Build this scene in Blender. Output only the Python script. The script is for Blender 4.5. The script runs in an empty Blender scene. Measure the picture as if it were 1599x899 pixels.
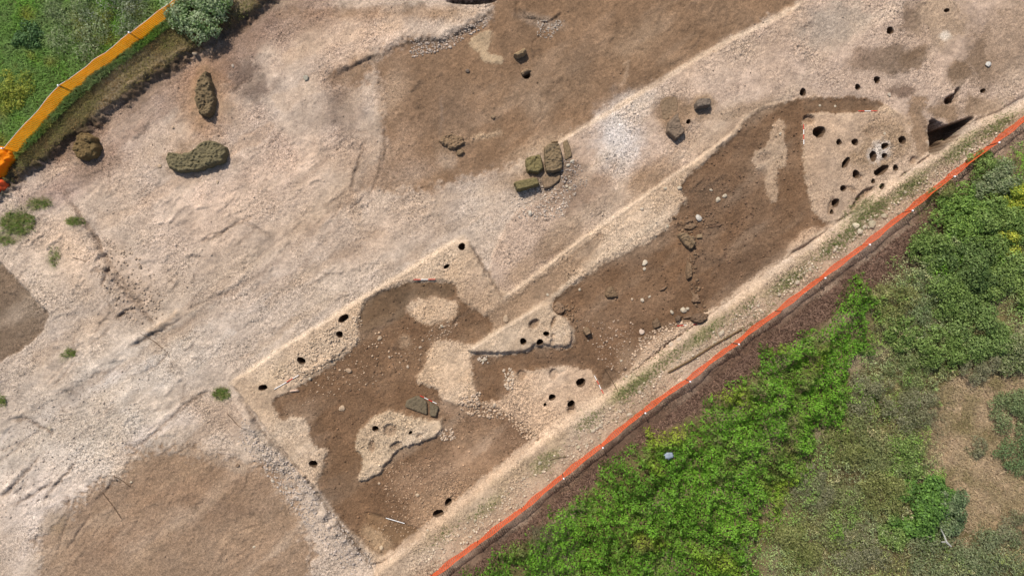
import bpy, bmesh, math, random
import numpy as np
random.seed(7); RNG = np.random.default_rng(11)
R = math.radians
sc = bpy.context.scene
COL = sc.collection

# ------------------------------------------------------------------ camera, sky, sun, exposure
S = 0.03            # metres per photograph pixel on the z = 0 plane
H = 32.0            # drone height above that plane
CX, CY = 799.5, 449.5
cam_d = bpy.data.cameras.new('camera'); cam = bpy.data.objects.new('camera', cam_d); COL.objects.link(cam)
cam.location = (0, 0, H); cam_d.sensor_fit = 'HORIZONTAL'
cam_d.angle = 2*math.atan(1599*S/2/H); cam_d.clip_end = 2000; cam_d.clip_start = 0.5
sc.camera = cam
SUN_EL = 52.0
SH = np.array([0.46, -0.888])                    # direction in which shadows fall (x right, y up in plan)
w = bpy.data.worlds.new('World'); sc.world = w; w.use_nodes = True
nt = w.node_tree; nt.nodes.clear()
wo = nt.nodes.new('ShaderNodeOutputWorld'); bg = nt.nodes.new('ShaderNodeBackground'); sky = nt.nodes.new('ShaderNodeTexSky')
sky.sky_type = 'NISHITA'; sky.sun_disc = False; sky.sun_elevation = R(SUN_EL)
sky.sun_rotation = math.atan2(-SH[0], -SH[1]); sky.air_density = 1.0; sky.dust_density = 2.0
bg.inputs['Strength'].default_value = 0.10
nt.links.new(sky.outputs[0], bg.inputs[0]); nt.links.new(bg.outputs[0], wo.inputs[0])
sl = bpy.data.lights.new('sun', 'SUN'); sl.energy = 3.9; sl.angle = R(0.6); sl.color = (1, 0.95, 0.88)
sun = bpy.data.objects.new('sun', sl); COL.objects.link(sun)
ce = math.cos(R(SUN_EL)); from mathutils import Vector, Matrix
sun.rotation_euler = Vector((SH[0]*ce, SH[1]*ce, -math.sin(R(SUN_EL)))).to_track_quat('-Z', 'Y').to_euler()
sun.location = (-10, 20, 30)
vs = sc.view_settings; vs.view_transform = 'Standard'; vs.look = 'None'; vs.exposure = 0.41; vs.gamma = 1.0

# ------------------------------------------------------------------ helpers
KALB = 0.74
def lin(c):
    c = np.asarray(c, float)/255.0
    return np.where(c <= 0.04045, c/12.92, ((c+0.055)/1.055)**2.4)
def C(*c): return lin(c)*KALB*np.array([0.985, 0.985, 0.95])
def vnoise(x, y, seed):
    r = np.random.default_rng(seed); T = r.random((256, 256)).astype(np.float32)
    xi = np.floor(x).astype(np.int64); yi = np.floor(y).astype(np.int64)
    fx = (x-xi).astype(np.float32); fy = (y-yi).astype(np.float32)
    fx = fx*fx*(3-2*fx); fy = fy*fy*(3-2*fy)
    x0 = xi & 255; x1 = (xi+1) & 255; y0 = yi & 255; y1 = (yi+1) & 255
    a = T[y0, x0]*(1-fx)+T[y0, x1]*fx; b = T[y1, x0]*(1-fx)+T[y1, x1]*fx
    return (a*(1-fy)+b*fy)*2-1
def fbm(x, y, scale, octv=3, seed=0, gain=0.5):
    o = np.zeros(np.shape(x), np.float32); a = 1.0; f = 1.0/scale; t = 0
    for k in range(octv):
        ca, sa = math.cos(0.6*k+0.3), math.sin(0.6*k+0.3)
        o += a*vnoise((x*ca-y*sa)*f+17.3*k, (x*sa+y*ca)*f+9.1*k, seed*31+k); t += a; a *= gain; f *= 2.03
    return o/t
def sst(a, b, x):
    t = np.clip((x-a)/(b-a), 0, 1); return t*t*(3-2*t)
def UV(pts, z=0.0):
    p = np.asarray(pts, float).reshape(-1, 2); f = (H-z)/H
    return np.stack([(p[:, 0]-CX)*f, (CY-p[:, 1])*f], 1)
def smooth_line(p, n=3):
    p = np.asarray(p, float)
    for _ in range(n-1):
        q = [p[0]]
        for a, b in zip(p[:-1], p[1:]): q += [a*.75+b*.25, a*.25+b*.75]
        p = np.array(q+[p[-1]])
    return p
def seg_dist(u, v, p, closed):
    d = np.full(u.shape, 1e9, np.float32); n = len(p)
    for k in range(n if closed else n-1):
        a = p[k]; b = p[(k+1) % n]; dx, dy = b-a; L = dx*dx+dy*dy+1e-9
        t = np.clip(((u-a[0])*dx+(v-a[1])*dy)/L, 0, 1)
        d = np.minimum(d, (u-a[0]-t*dx)**2+(v-a[1]-t*dy)**2)
    return np.sqrt(d)
def inside(u, v, p):
    c = np.zeros(u.shape, bool); n = len(p)
    for k in range(n):
        a = p[k]; b = p[(k+1) % n]
        if a[1] == b[1]: continue
        m = (a[1] > v) != (b[1] > v)
        c ^= m & (u < (b[0]-a[0])*(v-a[1])/(b[1]-a[1])+a[0])
    return c
def sdist(u, v, p):
    d = seg_dist(u, v, p, True); return np.where(inside(u, v, p), d, -d)

def mesh_np(name, V, F, cols=None, smooth=False, mat=None):
    V = np.ascontiguousarray(V, np.float32); F = np.ascontiguousarray(F, np.int32)
    me = bpy.data.meshes.new(name); n, k = F.shape
    me.vertices.add(len(V)); me.vertices.foreach_set('co', V.ravel())
    me.loops.add(n*k); me.loops.foreach_set('vertex_index', F.ravel())
    me.polygons.add(n); me.polygons.foreach_set('loop_start', np.arange(0, n*k, k, dtype=np.int32))
    me.polygons.foreach_set('loop_total', np.full(n, k, np.int32))
    if smooth: me.polygons.foreach_set('use_smooth', np.ones(n, bool))
    me.update(calc_edges=True)
    if cols is not None:
        at = me.attributes.new('Col', 'FLOAT_COLOR', 'POINT')
        cc = np.ones((len(V), 4), np.float32); cc[:, :3] = cols; at.data.foreach_set('color', cc.ravel())
    if mat: me.materials.append(mat)
    return me
def link(name, me, parent=None, loc=None):
    o = bpy.data.objects.new(name, me); COL.objects.link(o)
    if parent is not None: o.parent = parent
    if loc is not None: o.location = loc
    return o
def empty(name, loc=(0, 0, 0)):
    o = bpy.data.objects.new(name, None); COL.objects.link(o); o.location = loc; o.empty_display_size = 0.2; return o
def tag(o, label, cat, group=None):
    o['label'] = label; o['category'] = cat
    if group: o['group'] = group
    return o

# ------------------------------------------------------------------ materials
def newmat(name):
    m = bpy.data.materials.new(name); m.use_nodes = True; t = m.node_tree
    b = t.nodes['Principled BSDF']; b.inputs['Roughness'].default_value = 0.95
    b.inputs['Specular IOR Level'].default_value = 0.15
    return m, t, b
def N(t, typ, **kw):
    n = t.nodes.new(typ)
    for k, v in kw.items():
        if hasattr(n, k): setattr(n, k, v)
        else: n.inputs[k].default_value = v
    return n
def earth_material(name, bump=0.5, speckle=True):
    m, t, b = newmat(name); L = t.links.new
    co = N(t, 'ShaderNodeTexCoord'); ca = N(t, 'ShaderNodeAttribute', attribute_name='Col')
    gr = N(t, 'ShaderNodeAttribute', attribute_name='gravel')
    vo = N(t, 'ShaderNodeTexVoronoi', Scale=42.0); L(co.outputs['Object'], vo.inputs['Vector'])
    vo2 = N(t, 'ShaderNodeTexVoronoi', Scale=21.0); L(co.outputs['Object'], vo2.inputs['Vector'])
    sep = N(t, 'ShaderNodeSeparateColor'); L(vo.outputs['Color'], sep.inputs[0])
    sep2 = N(t, 'ShaderNodeSeparateColor'); L(vo2.outputs['Color'], sep2.inputs[0])
    no = N(t, 'ShaderNodeTexNoise', Scale=7.0, Detail=6.0, Roughness=0.7); L(co.outputs['Object'], no.inputs['Vector'])
    # brightness factor = 1 + gravel*(cell-0.5)*a + (noise-0.5)*b
    m1 = N(t, 'ShaderNodeMath', operation='SUBTRACT'); L(sep.outputs[0], m1.inputs[0]); m1.inputs[1].default_value = 0.5
    m1b = N(t, 'ShaderNodeMath', operation='MULTIPLY_ADD'); L(sep2.outputs[1], m1b.inputs[0]); m1b.inputs[1].default_value = 0.8; m1b.inputs[2].default_value = -0.4
    m1c = N(t, 'ShaderNodeMath', operation='ADD'); L(m1.outputs[0], m1c.inputs[0]); L(m1b.outputs[0], m1c.inputs[1])
    m2 = N(t, 'ShaderNodeMath', operation='MULTIPLY'); L(m1c.outputs[0], m2.inputs[0]); L(gr.outputs['Fac'], m2.inputs[1])
    m3 = N(t, 'ShaderNodeMath', operation='MULTIPLY_ADD'); L(m2.outputs[0], m3.inputs[0]); m3.inputs[1].default_value = 0.85; m3.inputs[2].default_value = 0.74
    m4 = N(t, 'ShaderNodeMath', operation='MULTIPLY_ADD'); L(no.outputs['Fac'], m4.inputs[0]); m4.inputs[1].default_value = 0.52; L(m3.outputs[0], m4.inputs[2])
    n3 = N(t, 'ShaderNodeTexNoise', Scale=19.0, Detail=3.0, Roughness=0.6); L(co.outputs['Object'], n3.inputs['Vector'])
    r3 = N(t, 'ShaderNodeMapRange'); L(n3.outputs['Fac'], r3.inputs['Value']); r3.inputs['From Min'].default_value = .33; r3.inputs['From Max'].default_value = .67; r3.inputs['To Min'].default_value = .80; r3.inputs['To Max'].default_value = 1.20
    m5 = N(t, 'ShaderNodeMath', operation='MULTIPLY'); L(m4.outputs[0], m5.inputs[0]); L(r3.outputs[0], m5.inputs[1])
    mx = N(t, 'ShaderNodeVectorMath', operation='SCALE'); L(ca.outputs['Color'], mx.inputs[0]); L(m5.outputs[0], mx.inputs['Scale'])
    L(mx.outputs[0], b.inputs['Base Color'])
    n2 = N(t, 'ShaderNodeTexNoise', Scale=22.0, Detail=5.0, Roughness=0.65); L(co.outputs['Object'], n2.inputs['Vector'])
    ad = N(t, 'ShaderNodeMath', operation='SUBTRACT'); L(n2.outputs['Fac'], ad.inputs[0])
    vm = N(t, 'ShaderNodeMath', operation='MULTIPLY'); L(vo2.outputs['Distance'], vm.inputs[0]); L(gr.outputs['Fac'], vm.inputs[1]); L(vm.outputs[0], ad.inputs[1])
    bp = N(t, 'ShaderNodeBump', Strength=bump, Distance=0.03); L(ad.outputs[0], bp.inputs['Height']); L(bp.outputs[0], b.inputs['Normal'])
    return m
M_ground = earth_material('earth', 0.7)
M_lining = earth_material('hole_earth', 0.7)
def vcol_material(name, rough=0.9, trans=0.0, spec=0.15):
    m, t, b = newmat(name); L = t.links.new
    ca = N(t, 'ShaderNodeAttribute', attribute_name='Col')
    no = N(t, 'ShaderNodeTexNoise', Scale=9.0, Detail=3.0); co = N(t, 'ShaderNodeTexCoord'); L(co.outputs['Object'], no.inputs['Vector'])
    ma = N(t, 'ShaderNodeMath', operation='MULTIPLY_ADD'); L(no.outputs['Fac'], ma.inputs[0]); ma.inputs[1].default_value = 0.5; ma.inputs[2].default_value = 0.75
    mx = N(t, 'ShaderNodeVectorMath', operation='SCALE'); L(ca.outputs['Color'], mx.inputs[0]); L(ma.outputs[0], mx.inputs['Scale'])
    L(mx.outputs[0], b.inputs['Base Color']); b.inputs['Roughness'].default_value = rough; b.inputs['Specular IOR Level'].default_value = spec
    if trans:
        tr = N(t, 'ShaderNodeBsdfTranslucent'); L(mx.outputs[0], tr.inputs['Color'])
        ms = N(t, 'ShaderNodeMixShader'); ms.inputs[0].default_value = trans
        L(b.outputs[0], ms.inputs[1]); L(tr.outputs[0], ms.inputs[2]); L(ms.outputs[0], t.nodes['Material Output'].inputs[0])
    return m
M_leaf = vcol_material('leaves', 0.6, 0.35, 0.25)
M_blade = vcol_material('grass_blades', 0.8, 0.3)
M_pebble = vcol_material('pebbles')
def stone_material(name, scale=9.0, bump=0.5, lo=0.7, hi=1.2):
    m, t, b = newmat(name); L = t.links.new
    oi = N(t, 'ShaderNodeObjectInfo'); co = N(t, 'ShaderNodeTexCoord')
    ge = N(t, 'ShaderNodeNewGeometry')
    no = N(t, 'ShaderNodeTexNoise', Scale=scale, Detail=7.0, Roughness=0.7); L(ge.outputs['Position'], no.inputs['Vector'])
    mr = N(t, 'ShaderNodeMapRange'); L(no.outputs['Fac'], mr.inputs['Value']); mr.inputs['From Min'].default_value = 0.3; mr.inputs['From Max'].default_value = 0.7
    mr.inputs['To Min'].default_value = lo; mr.inputs['To Max'].default_value = hi
    mx = N(t, 'ShaderNodeVectorMath', operation='SCALE'); L(oi.outputs['Color'], mx.inputs[0]); L(mr.outputs[0], mx.inputs['Scale'])
    L(mx.outputs[0], b.inputs['Base Color'])
    n2 = N(t, 'ShaderNodeTexNoise', Scale=scale*3, Detail=5.0); L(ge.outputs['Position'], n2.inputs['Vector'])
    bp = N(t, 'ShaderNodeBump', Strength=bump, Distance=0.04); L(n2.outputs['Fac'], bp.inputs['Height']); L(bp.outputs[0], b.inputs['Normal'])
    return m
M_stone = stone_material('limestone', 14.0, .7, .62, 1.2)
M_tuff = stone_material('tuff', 11.0, 0.9, 0.68, 1.38)
M_wood = stone_material('weathered_wood', 12.0, 0.4)
def plain(name, col, rough=0.6, trans=0.0, var=0.25, scale=5.0):
    m, t, b = newmat(name); L = t.links.new
    ge = N(t, 'ShaderNodeNewGeometry'); no = N(t, 'ShaderNodeTexNoise', Scale=scale, Detail=4.0); L(ge.outputs['Position'], no.inputs['Vector'])
    ma = N(t, 'ShaderNodeMath', operation='MULTIPLY_ADD'); L(no.outputs['Fac'], ma.inputs[0]); ma.inputs[1].default_value = 2*var; ma.inputs[2].default_value = 1-var
    rgb = N(t, 'ShaderNodeRGB'); rgb.outputs[0].default_value = (*col, 1)
    mx = N(t, 'ShaderNodeVectorMath', operation='SCALE'); L(rgb.outputs[0], mx.inputs[0]); L(ma.outputs[0], mx.inputs['Scale'])
    L(mx.outputs[0], b.inputs['Base Color']); b.inputs['Roughness'].default_value = rough
    if trans:
        tr = N(t, 'ShaderNodeBsdfTranslucent'); L(mx.outputs[0], tr.inputs['Color'])
        ms = N(t, 'ShaderNodeMixShader'); ms.inputs[0].default_value = trans
        L(b.outputs[0], ms.inputs[1]); L(tr.outputs[0], ms.inputs[2]); L(ms.outputs[0], t.nodes['Material Output'].inputs[0])
    return m
M_net_red = plain('orange_red_net', (0.88, 0.15, 0.045), 0.55, 0.4, 0.22, 3.0)
M_net_amber = plain('amber_net', (0.90, 0.34, 0.010), 0.55, 0.55, 0.2, 3.0)
M_post = plain('post_steel', (0.10, 0.06, 0.04), 0.6)
M_cap = plain('white_cap', (0.8, 0.8, 0.8), 0.5)
M_red = plain('red_paint', (0.55, 0.03, 0.02), 0.45)
M_white = plain('white_paint', (0.75, 0.72, 0.68), 0.45)
M_bleach = plain('bleached_wood', (0.34, 0.33, 0.29), 0.8)
M_plastic = plain('grey_plastic', (0.24, 0.28, 0.32), 0.4, 0.2)

# ------------------------------------------------------------------ the ground: one height field with soil colours, some edge light painted in
STEP = 1.7
def axis(lo, hi):
    a = np.arange(lo, hi+STEP, STEP); out = []; d = STEP; p = a[-1]
    while p < 16000: d *= 1.35; p += d; out.append(p)
    hi_ext = np.array(out); out = []; d = STEP; p = a[0]
    while p > -16000: d *= 1.35; p -= d; out.append(p)
    return np.concatenate([np.array(out)[::-1], a, hi_ext])
XS = axis(-840, 840); YS = axis(-490, 490); NX, NY = len(XS), len(YS)
GU, GV = np.meshgrid(XS, YS); GU = GU.astype(np.float32); GV = GV.astype(np.float32)
Z = np.zeros(GU.shape, np.float32); K = np.zeros(GU.shape+(3,), np.float32); G = np.full(GU.shape, 0.9, np.float32)
K[:] = C(186, 167, 151)

def box_slice(p, mar):
    i0 = max(np.searchsorted(XS, p[:, 0].min()-mar)-1, 0); i1 = min(np.searchsorted(XS, p[:, 0].max()+mar)+1, NX)
    j0 = max(np.searchsorted(YS, p[:, 1].min()-mar)-1, 0); j1 = min(np.searchsorted(YS, p[:, 1].max()+mar)+1, NY)
    return slice(j0, j1), slice(i0, i1)
_rs = [0]
def region(pts, z=None, col=None, w=4.0, nz=3.0, ns=14.0, grav=None, alpha=1.0, wc=None, zz=None, dz=None, sm=True):
    _rs[0] += 1
    zref = zz if zz is not None else (z if z is not None else 0.0)
    p = UV(pts, zref)
    if sm:
        q = []
        for k in range(len(p)):
            a, b = p[k], p[(k+1) % len(p)]; q += [a*.8+b*.2, a*.2+b*.8]
        p = np.array(q)
    s = box_slice(p, max(w, wc or w)+nz+2); u, v = GU[s], GV[s]
    d = sdist(u, v, p)
    if nz: d = d+nz*(fbm(u, v, ns, 3, _rs[0])+.7*fbm(u, v, 4.5, 2, _rs[0]+77))
    m = sst(-w/2, w/2, d)
    if z is not None: Z[s] = Z[s]*(1-m)+z*m
    if dz is not None: Z[s] += dz*m
    mc = (m if wc is None else sst(-wc/2, wc/2, d))*alpha
    if col is not None: K[s] = K[s]*(1-mc[..., None])+col*mc[..., None]
    if grav is not None: G[s] = G[s]*(1-mc)+grav*mc
def blob(x, y, rx, ry, rot, col=None, alpha=1.0, dz=None, soft=0.5, nz=0.25, ns=12, grav=None, zz=0.0):
    _rs[0] += 1
    c = UV([(x, y)], zz)[0]; r = max(rx, ry)*1.5
    s = box_slice(np.array([c-r, c+r]), 2); u, v = GU[s]-c[0], GV[s]-c[1]
    ca, sa = math.cos(R(rot)), math.sin(R(rot))
    q = np.sqrt(((u*ca+v*sa)/rx)**2+((-u*sa+v*ca)/ry)**2)
    if nz: q = q+nz*fbm(u+c[0], v+c[1], ns, 3, _rs[0])
    m = 1-sst(1-soft, 1+soft*0.6, q)
    if dz is not None: Z[s] += dz*m
    if col is not None: K[s] = K[s]*(1-m[..., None]*alpha)+col*(m[..., None]*alpha)
    if grav is not None: G[s] = G[s]*(1-m*alpha)+grav*m*alpha
def stroke(pts, wd, dz=0.0, col=None, alpha=1.0, nz=1.0, ns=10, zz=0.0, flat=False, grav=None):
    _rs[0] += 1
    p = smooth_line(UV(pts, zz), 2); s = box_slice(p, wd*3+nz+2); u, v = GU[s], GV[s]
    n1 = fbm(u, v, ns, 2, _rs[0])*nz; n2 = fbm(u, v, ns, 2, _rs[0]+500)*nz
    d = seg_dist(u+n1, v+n2, p, False)
    m = 1-sst(wd*0.6, wd*1.2, d) if flat else np.exp(-(d/wd)**2)
    m = m*(0.65+0.5*fbm(u, v, ns*3, 2, _rs[0]+900))
    Z[s] += dz*m; m = np.clip(m, 0, 1)
    if col is not None: K[s] = K[s]*(1-m[..., None]*alpha)+col*(m[..., None]*alpha)
    if grav is not None: G[s] = G[s]*(1-m*alpha)+grav*m*alpha

def scarp(pts, dz, reach=14.0, wd=1.6, side=1, nz=1.5, ns=7, col=None, alpha=.7, zz=0.0):
    """a broken little step: the ground on one side of the line stands dz higher and falls back over reach"""
    _rs[0] += 1
    p = UV(pts, zz); s = box_slice(p, reach+nz+2); u, v = GU[s], GV[s]
    uu = u+nz*fbm(u, v, ns, 3, _rs[0]); vv = v+nz*fbm(u, v, ns, 3, _rs[0]+50)
    best = np.full(u.shape, 1e9, np.float32); sg = np.zeros(u.shape, np.float32); ln = np.zeros(u.shape, np.float32); n = len(p)-1
    for k in range(n):
        a, b = p[k], p[k+1]; dx, dy = b-a; L = dx*dx+dy*dy+1e-9; t = np.clip(((uu-a[0])*dx+(vv-a[1])*dy)/L, 0, 1)
        d = (uu-a[0]-t*dx)**2+(vv-a[1]-t*dy)**2; m = d < best; best = np.where(m, d, best); sg = np.where(m, (dx*(vv-a[1])-dy*(uu-a[0]))/math.sqrt(L), sg); ln = np.where(m, (k+t)/n, ln)
    best = np.sqrt(best); sg = sg*side; end = sst(0, .14, ln)*(1-sst(.86, 1, ln))
    Z[s] += dz*sst(-wd/2, wd/2, sg)*(1-sst(reach*.3, reach, best))*end*np.clip(.7+1.1*fbm(u, v, 11, 3, _rs[0]+9), .05, 1.5)
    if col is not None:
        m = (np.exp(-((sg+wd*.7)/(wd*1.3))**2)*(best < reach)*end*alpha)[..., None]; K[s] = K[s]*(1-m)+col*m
PALE = C(200, 176, 153); BRN = C(116, 89, 67); BRN2 = C(148, 121, 98); DKB = C(106, 84, 67); TAN = C(176, 150, 126)
GRY = C(182, 165, 153); WHT = C(212, 202, 194)
# broad tones of the machine-stripped gravel
for (x, y, rx, ry, rt, c, a) in [(120, 700, 190, 110, 35, C(200, 186, 172), .85), (200, 570, 170, 60, 35, C(192, 177, 163), .8), (60, 780, 90, 60, 40, C(206, 188, 176), .7), (250, 470, 120, 40, 38, C(176, 154, 134), .6), (500, 330, 120, 30, 38, C(172, 149, 128), .55), (330, 330, 150, 70, 35, C(196, 170, 150), .7),
        (520, 60, 110, 45, 20, C(190, 163, 140), .7), (450, 430, 120, 40, 35, C(190, 172, 158), .7), (420, 400, 130, 35, 35, C(176, 154, 136), .6), (560, 380, 90, 40, 35, C(180, 155, 134), .6),
        (660, 330, 80, 40, 20, C(184, 160, 140), .6), (100, 390, 60, 45, 0, C(204, 176, 152), .8), (460, 260, 90, 50, 30, C(198, 172, 152), .6), (90, 300, 60, 20, 30, C(182, 156, 146), .7), (150, 260, 90, 30, 35, C(196, 174, 160), .7)]:
    blob(x, y, rx, ry, rt, c, a, soft=.9, nz=.3, ns=50)
# long directional streaks left by the digger
ca, sa = math.cos(R(37)), math.sin(R(37)); AU = GU*ca+GV*sa; AV = -GU*sa+GV*ca
st = fbm(AU*0.09, AV, 9, 3, 71); st2 = fbm(AU*0.12, AV, 4, 2, 72)
K *= (1+0.16*st+0.08*st2)[..., None]; Z += 0.016*st+0.005*st2
mm = fbm(GU, GV, 45, 4, 73); K *= (1+0.13*mm)[..., None]

for pts, wd, c, al in [([(290, 490), (390, 405), (470, 360), (550, 300)], 9, C(150, 126, 106), .55), ([(240, 540), (330, 490), (440, 440), (560, 390)], 10, C(156, 132, 112), .5), ([(120, 610), (220, 560), (320, 480)], 8, C(152, 130, 112), .5), ([(420, 470), (520, 400), (600, 360)], 7, C(158, 132, 110), .55), ([(60, 560), (150, 500), (215, 470)], 12, C(164, 138, 114), .5),
        ([(160, 350), (260, 300), (420, 200)], 10, C(172, 142, 116), .5), ([(330, 470), (420, 420), (520, 330), (560, 250)], 5, C(140, 118, 102), .5), ([(200, 640), (300, 570), (360, 520)], 9, C(200, 186, 174), .6), ([(380, 340), (470, 290), (540, 230)], 8, C(206, 182, 160), .5), ([(0, 690), (120, 620), (240, 560)], 10, C(204, 190, 180), .6),
        ([(30, 880), (90, 790), (190, 700), (300, 640)], 16, C(206, 190, 180), .6), ([(300, 690), (350, 650), (380, 630)], 12, C(160, 136, 116), .5), ([(600, 420), (680, 370), (760, 330)], 9, C(158, 133, 111), .5), ([(480, 480), (560, 430), (640, 390)], 8, C(196, 176, 158), .5), ([(380, 560), (450, 505), (540, 460)], 6, C(160, 136, 114), .5),
        ([(450, 90), (520, 60), (620, 40)], 12, C(204, 174, 146), .6), ([(440, 160), (480, 140), (510, 120)], 12, C(204, 176, 150), .5), ([(620, 320), (700, 310), (780, 290)], 10, C(192, 168, 146), .5), ([(560, 350), (540, 300), (560, 260)], 10, C(166, 142, 120), .5)]:
    stroke(pts, wd, -.012, c, al, nz=7, ns=26, flat=True)
# top brown soil sheet
region([(505, 128), (548, 104), (592, 84), (640, 64), (690, 62), (735, 45), (770, 20), (785, -60), (1300, -60), (1242, 12), (1190, 40), (1130, 68), (1040, 122), (960, 172), (890, 212), (862, 230), (800, 257), (735, 275), (690, 290), (620, 300), (560, 300), (560, 270), (612, 225), (600, 185), (606, 140), (580, 118), (545, 140)],
       z=-0.05, col=C(132, 105, 82), w=14, wc=22, nz=14, ns=26, grav=.4)
blob(900, 90, 190, 70, 30, C(128, 102, 80), .7, soft=.9, nz=.4, ns=40); blob(700, 190, 70, 60, 0, C(132, 108, 88), .6, soft=.9)
blob(1000, 60, 60, 25, 30, C(150, 124, 100), .7, soft=.9); blob(850, 225, 60, 14, 20, C(160, 134, 110), .7, soft=.9); blob(840, 165, 20, 20, 0, C(150, 126, 104), .6, soft=.9)
blob(570, 260, 45, 35, 40, C(172, 147, 126), .8, soft=.8, grav=.8); blob(630, 230, 28, 50, -10, C(150, 125, 104), .8, soft=.8, grav=.7); blob(610, 150, 22, 45, -15, C(158, 132, 108), .8, soft=.8, grav=.7)
blob(536, 165, 34, 44, 0, C(116, 99, 88), .9, soft=.7, grav=1); blob(560, 100, 30, 20, 30, C(150, 122, 96), .6, soft=.8)
blob(640, 270, 45, 18, 20, C(160, 138, 120), .7, soft=.9, grav=.9)
blob(690, 20, 60, 14, 0, C(150, 120, 90), .7, soft=.8); blob(560, 22, 120, 10, 0, C(160, 130, 104), .7, soft=.8)
for a in ([(505, 128), (548, 104), (592, 84), (618, 70)],): stroke(a, 3, -.05, C(110, 90, 76), .8)
stroke([(618, 64), (650, 62), (690, 66), (700, 58), (735, 42), (765, 22)], 5, -.03, C(120, 104, 92), .8, nz=4, grav=1)
stroke([(690, 52), (720, 40), (755, 22)], 4, .04, C(192, 176, 162), .8, nz=3, grav=1)
blob(742, -1, 40, 7, 3, C(70, 55, 44), .9, dz=-.5, soft=.25); blob(845, 32, 40, 10, -15, C(150, 134, 120), .6, soft=.7, grav=1)
stroke([(806, 5), (806, 30), (830, 28), (842, 33), (858, 34), (876, 22)], 1.6, -.14, DKB, .7, nz=2); stroke([(858, 36), (840, 58), (832, 66), (835, 90)], 1.3, -.07, None, nz=2)
region([(735, 62), (752, 48), (772, 46), (765, 60), (768, 66), (760, 82), (790, 88), (786, 98), (765, 98), (748, 92), (750, 78), (736, 76)], dz=.03, col=C(176, 152, 124), w=3, wc=3, nz=2, grav=.2)
stroke([(740, 70), (756, 62)], 1.2, -.02, None); stroke([(745, 78), (768, 66)], 1.2, -.03, None); stroke([(690, 250), (700, 250), (720, 247)], 1.2, -.03)
stroke([(740, 217), (758, 210), (782, 206)], 4, .03, C(182, 158, 132), .9, nz=2, grav=1); blob(700, 250, 16, 14, 0, C(168, 146, 126), .7, soft=.5)
stroke([(832, 215), (838, 196), (850, 184)], 1.5, -.05, None); stroke([(846, 152), (842, 165), (848, 172), (838, 190)], 1.3, -.05)
stroke([(975, 100), (984, 92), (978, 125), (970, 132)], 2.5, .02, C(178, 152, 128), .8, nz=2); stroke([(690, 150), (690, 200), (688, 215)], 2, .0, C(140, 122, 108), .6)
# white gravel ridge south-east of it
region([(862, 232), (890, 213), (960, 174), (1040, 124), (1130, 70), (1190, 42), (1245, 14), (1290, -60), (1700, -60), (1700, 90), (1530, 190), (1450, 200), (1420, 190), (1380, 165), (1250, 150), (1180, 165), (1140, 208), (1040, 282), (960, 338), (900, 378), (835, 430), (790, 462), (760, 420), (800, 330), (870, 300), (880, 260)],
       z=0.10, col=C(184, 160, 142), w=5, nz=2, grav=1)
blob(965, 215, 36, 62, -5, C(206, 196, 190), .85, soft=.8, nz=.35, grav=1.2); blob(1000, 160, 50, 18, 30, C(202, 186, 172), .7, soft=.8, grav=1.2); blob(1130, 100, 70, 30, 30, C(188, 166, 148), .6, soft=.9)
blob(890, 275, 28, 30, 0, C(138, 116, 100), .8, soft=.7, grav=.9); blob(1020, 275, 40, 22, 30, C(156, 126, 100), .8, soft=.8, grav=.6); blob(930, 320, 40, 24, 20, C(152, 128, 110), .8, soft=.8)
blob(870, 375, 50, 22, 38, C(128, 105, 86), .95, soft=.6, grav=.6); blob(815, 425, 34, 18, 40, C(160, 134, 110), .7, soft=.8, grav=.4); blob(890, 345, 40, 14, 35, C(178, 154, 132), .7, soft=.8, grav=.4)
blob(1050, 175, 30, 26, 0, C(146, 120, 97), .9, soft=.4, grav=.4, dz=-.05); blob(1090, 170, 26, 22, 0, C(150, 124, 100), .8, soft=.5, grav=.4); blob(1110, 215, 60, 30, 25, C(172, 146, 122), .8, soft=.8)
blob(1150, 175, 50, 16, 10, C(152, 126, 102), .8, soft=.7, grav=.5)
blob(905, 300, 60, 36, 20, C(138, 114, 95), .9, soft=.9, nz=.5, ns=18, grav=.8); blob(800, 275, 40, 18, 15, C(140, 114, 92), .7, soft=.8, nz=.5); blob(1010, 285, 56, 22, 35, C(146, 116, 90), .9, soft=.8, nz=.4, grav=.5); blob(890, 370, 60, 22, 38, C(146, 121, 100), .7, soft=.9, nz=.5, ns=20)
stroke([(862, 231), (890, 212), (960, 171), (1040, 120), (1130, 67), (1190, 40), (1245, 10)], 4, .05, PALE, .9, nz=2)  # sunlit lip of the ridge, painted pale
for (x, y, rx, ry, rt, c) in [(1425, 30, 18, 28, 0, C(128, 106, 88)), (1380, 92, 55, 18, 10, C(138, 116, 98)), (1425, 92, 28, 16, 30, C(126, 103, 83)), (1500, 110, 26, 16, 40, C(126, 103, 82)), (1545, 90, 36, 45, 0, C(130, 108, 89)), (1388, 110, 14, 10, 0, C(134, 112, 94)),
        (1345, 90, 22, 14, 0, C(146, 122, 104)), (1405, 142, 20, 10, 0, C(120, 97, 82)), (1575, 60, 40, 60, 0, C(168, 144, 124)), (1470, 30, 40, 40, 0, C(176, 151, 128)), (1590, 90, 30, 20, 40, C(150, 128, 110)), (1520, 165, 22, 16, 0, C(138, 114, 92)),
        (1300, 40, 60, 30, 20, C(178, 160, 144)), (1475, 175, 25, 14, -20, C(140, 115, 92)), (1545, 165, 30, 12, 25, C(166, 140, 116))]:
    blob(x, y, rx*1.1, ry*1.1, rt, c*.9, .95, soft=.5, nz=.5, ns=12, grav=.5)
blob(1474, 56, 10, 8, 0, C(215, 200, 184), .9, soft=.6)
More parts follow.
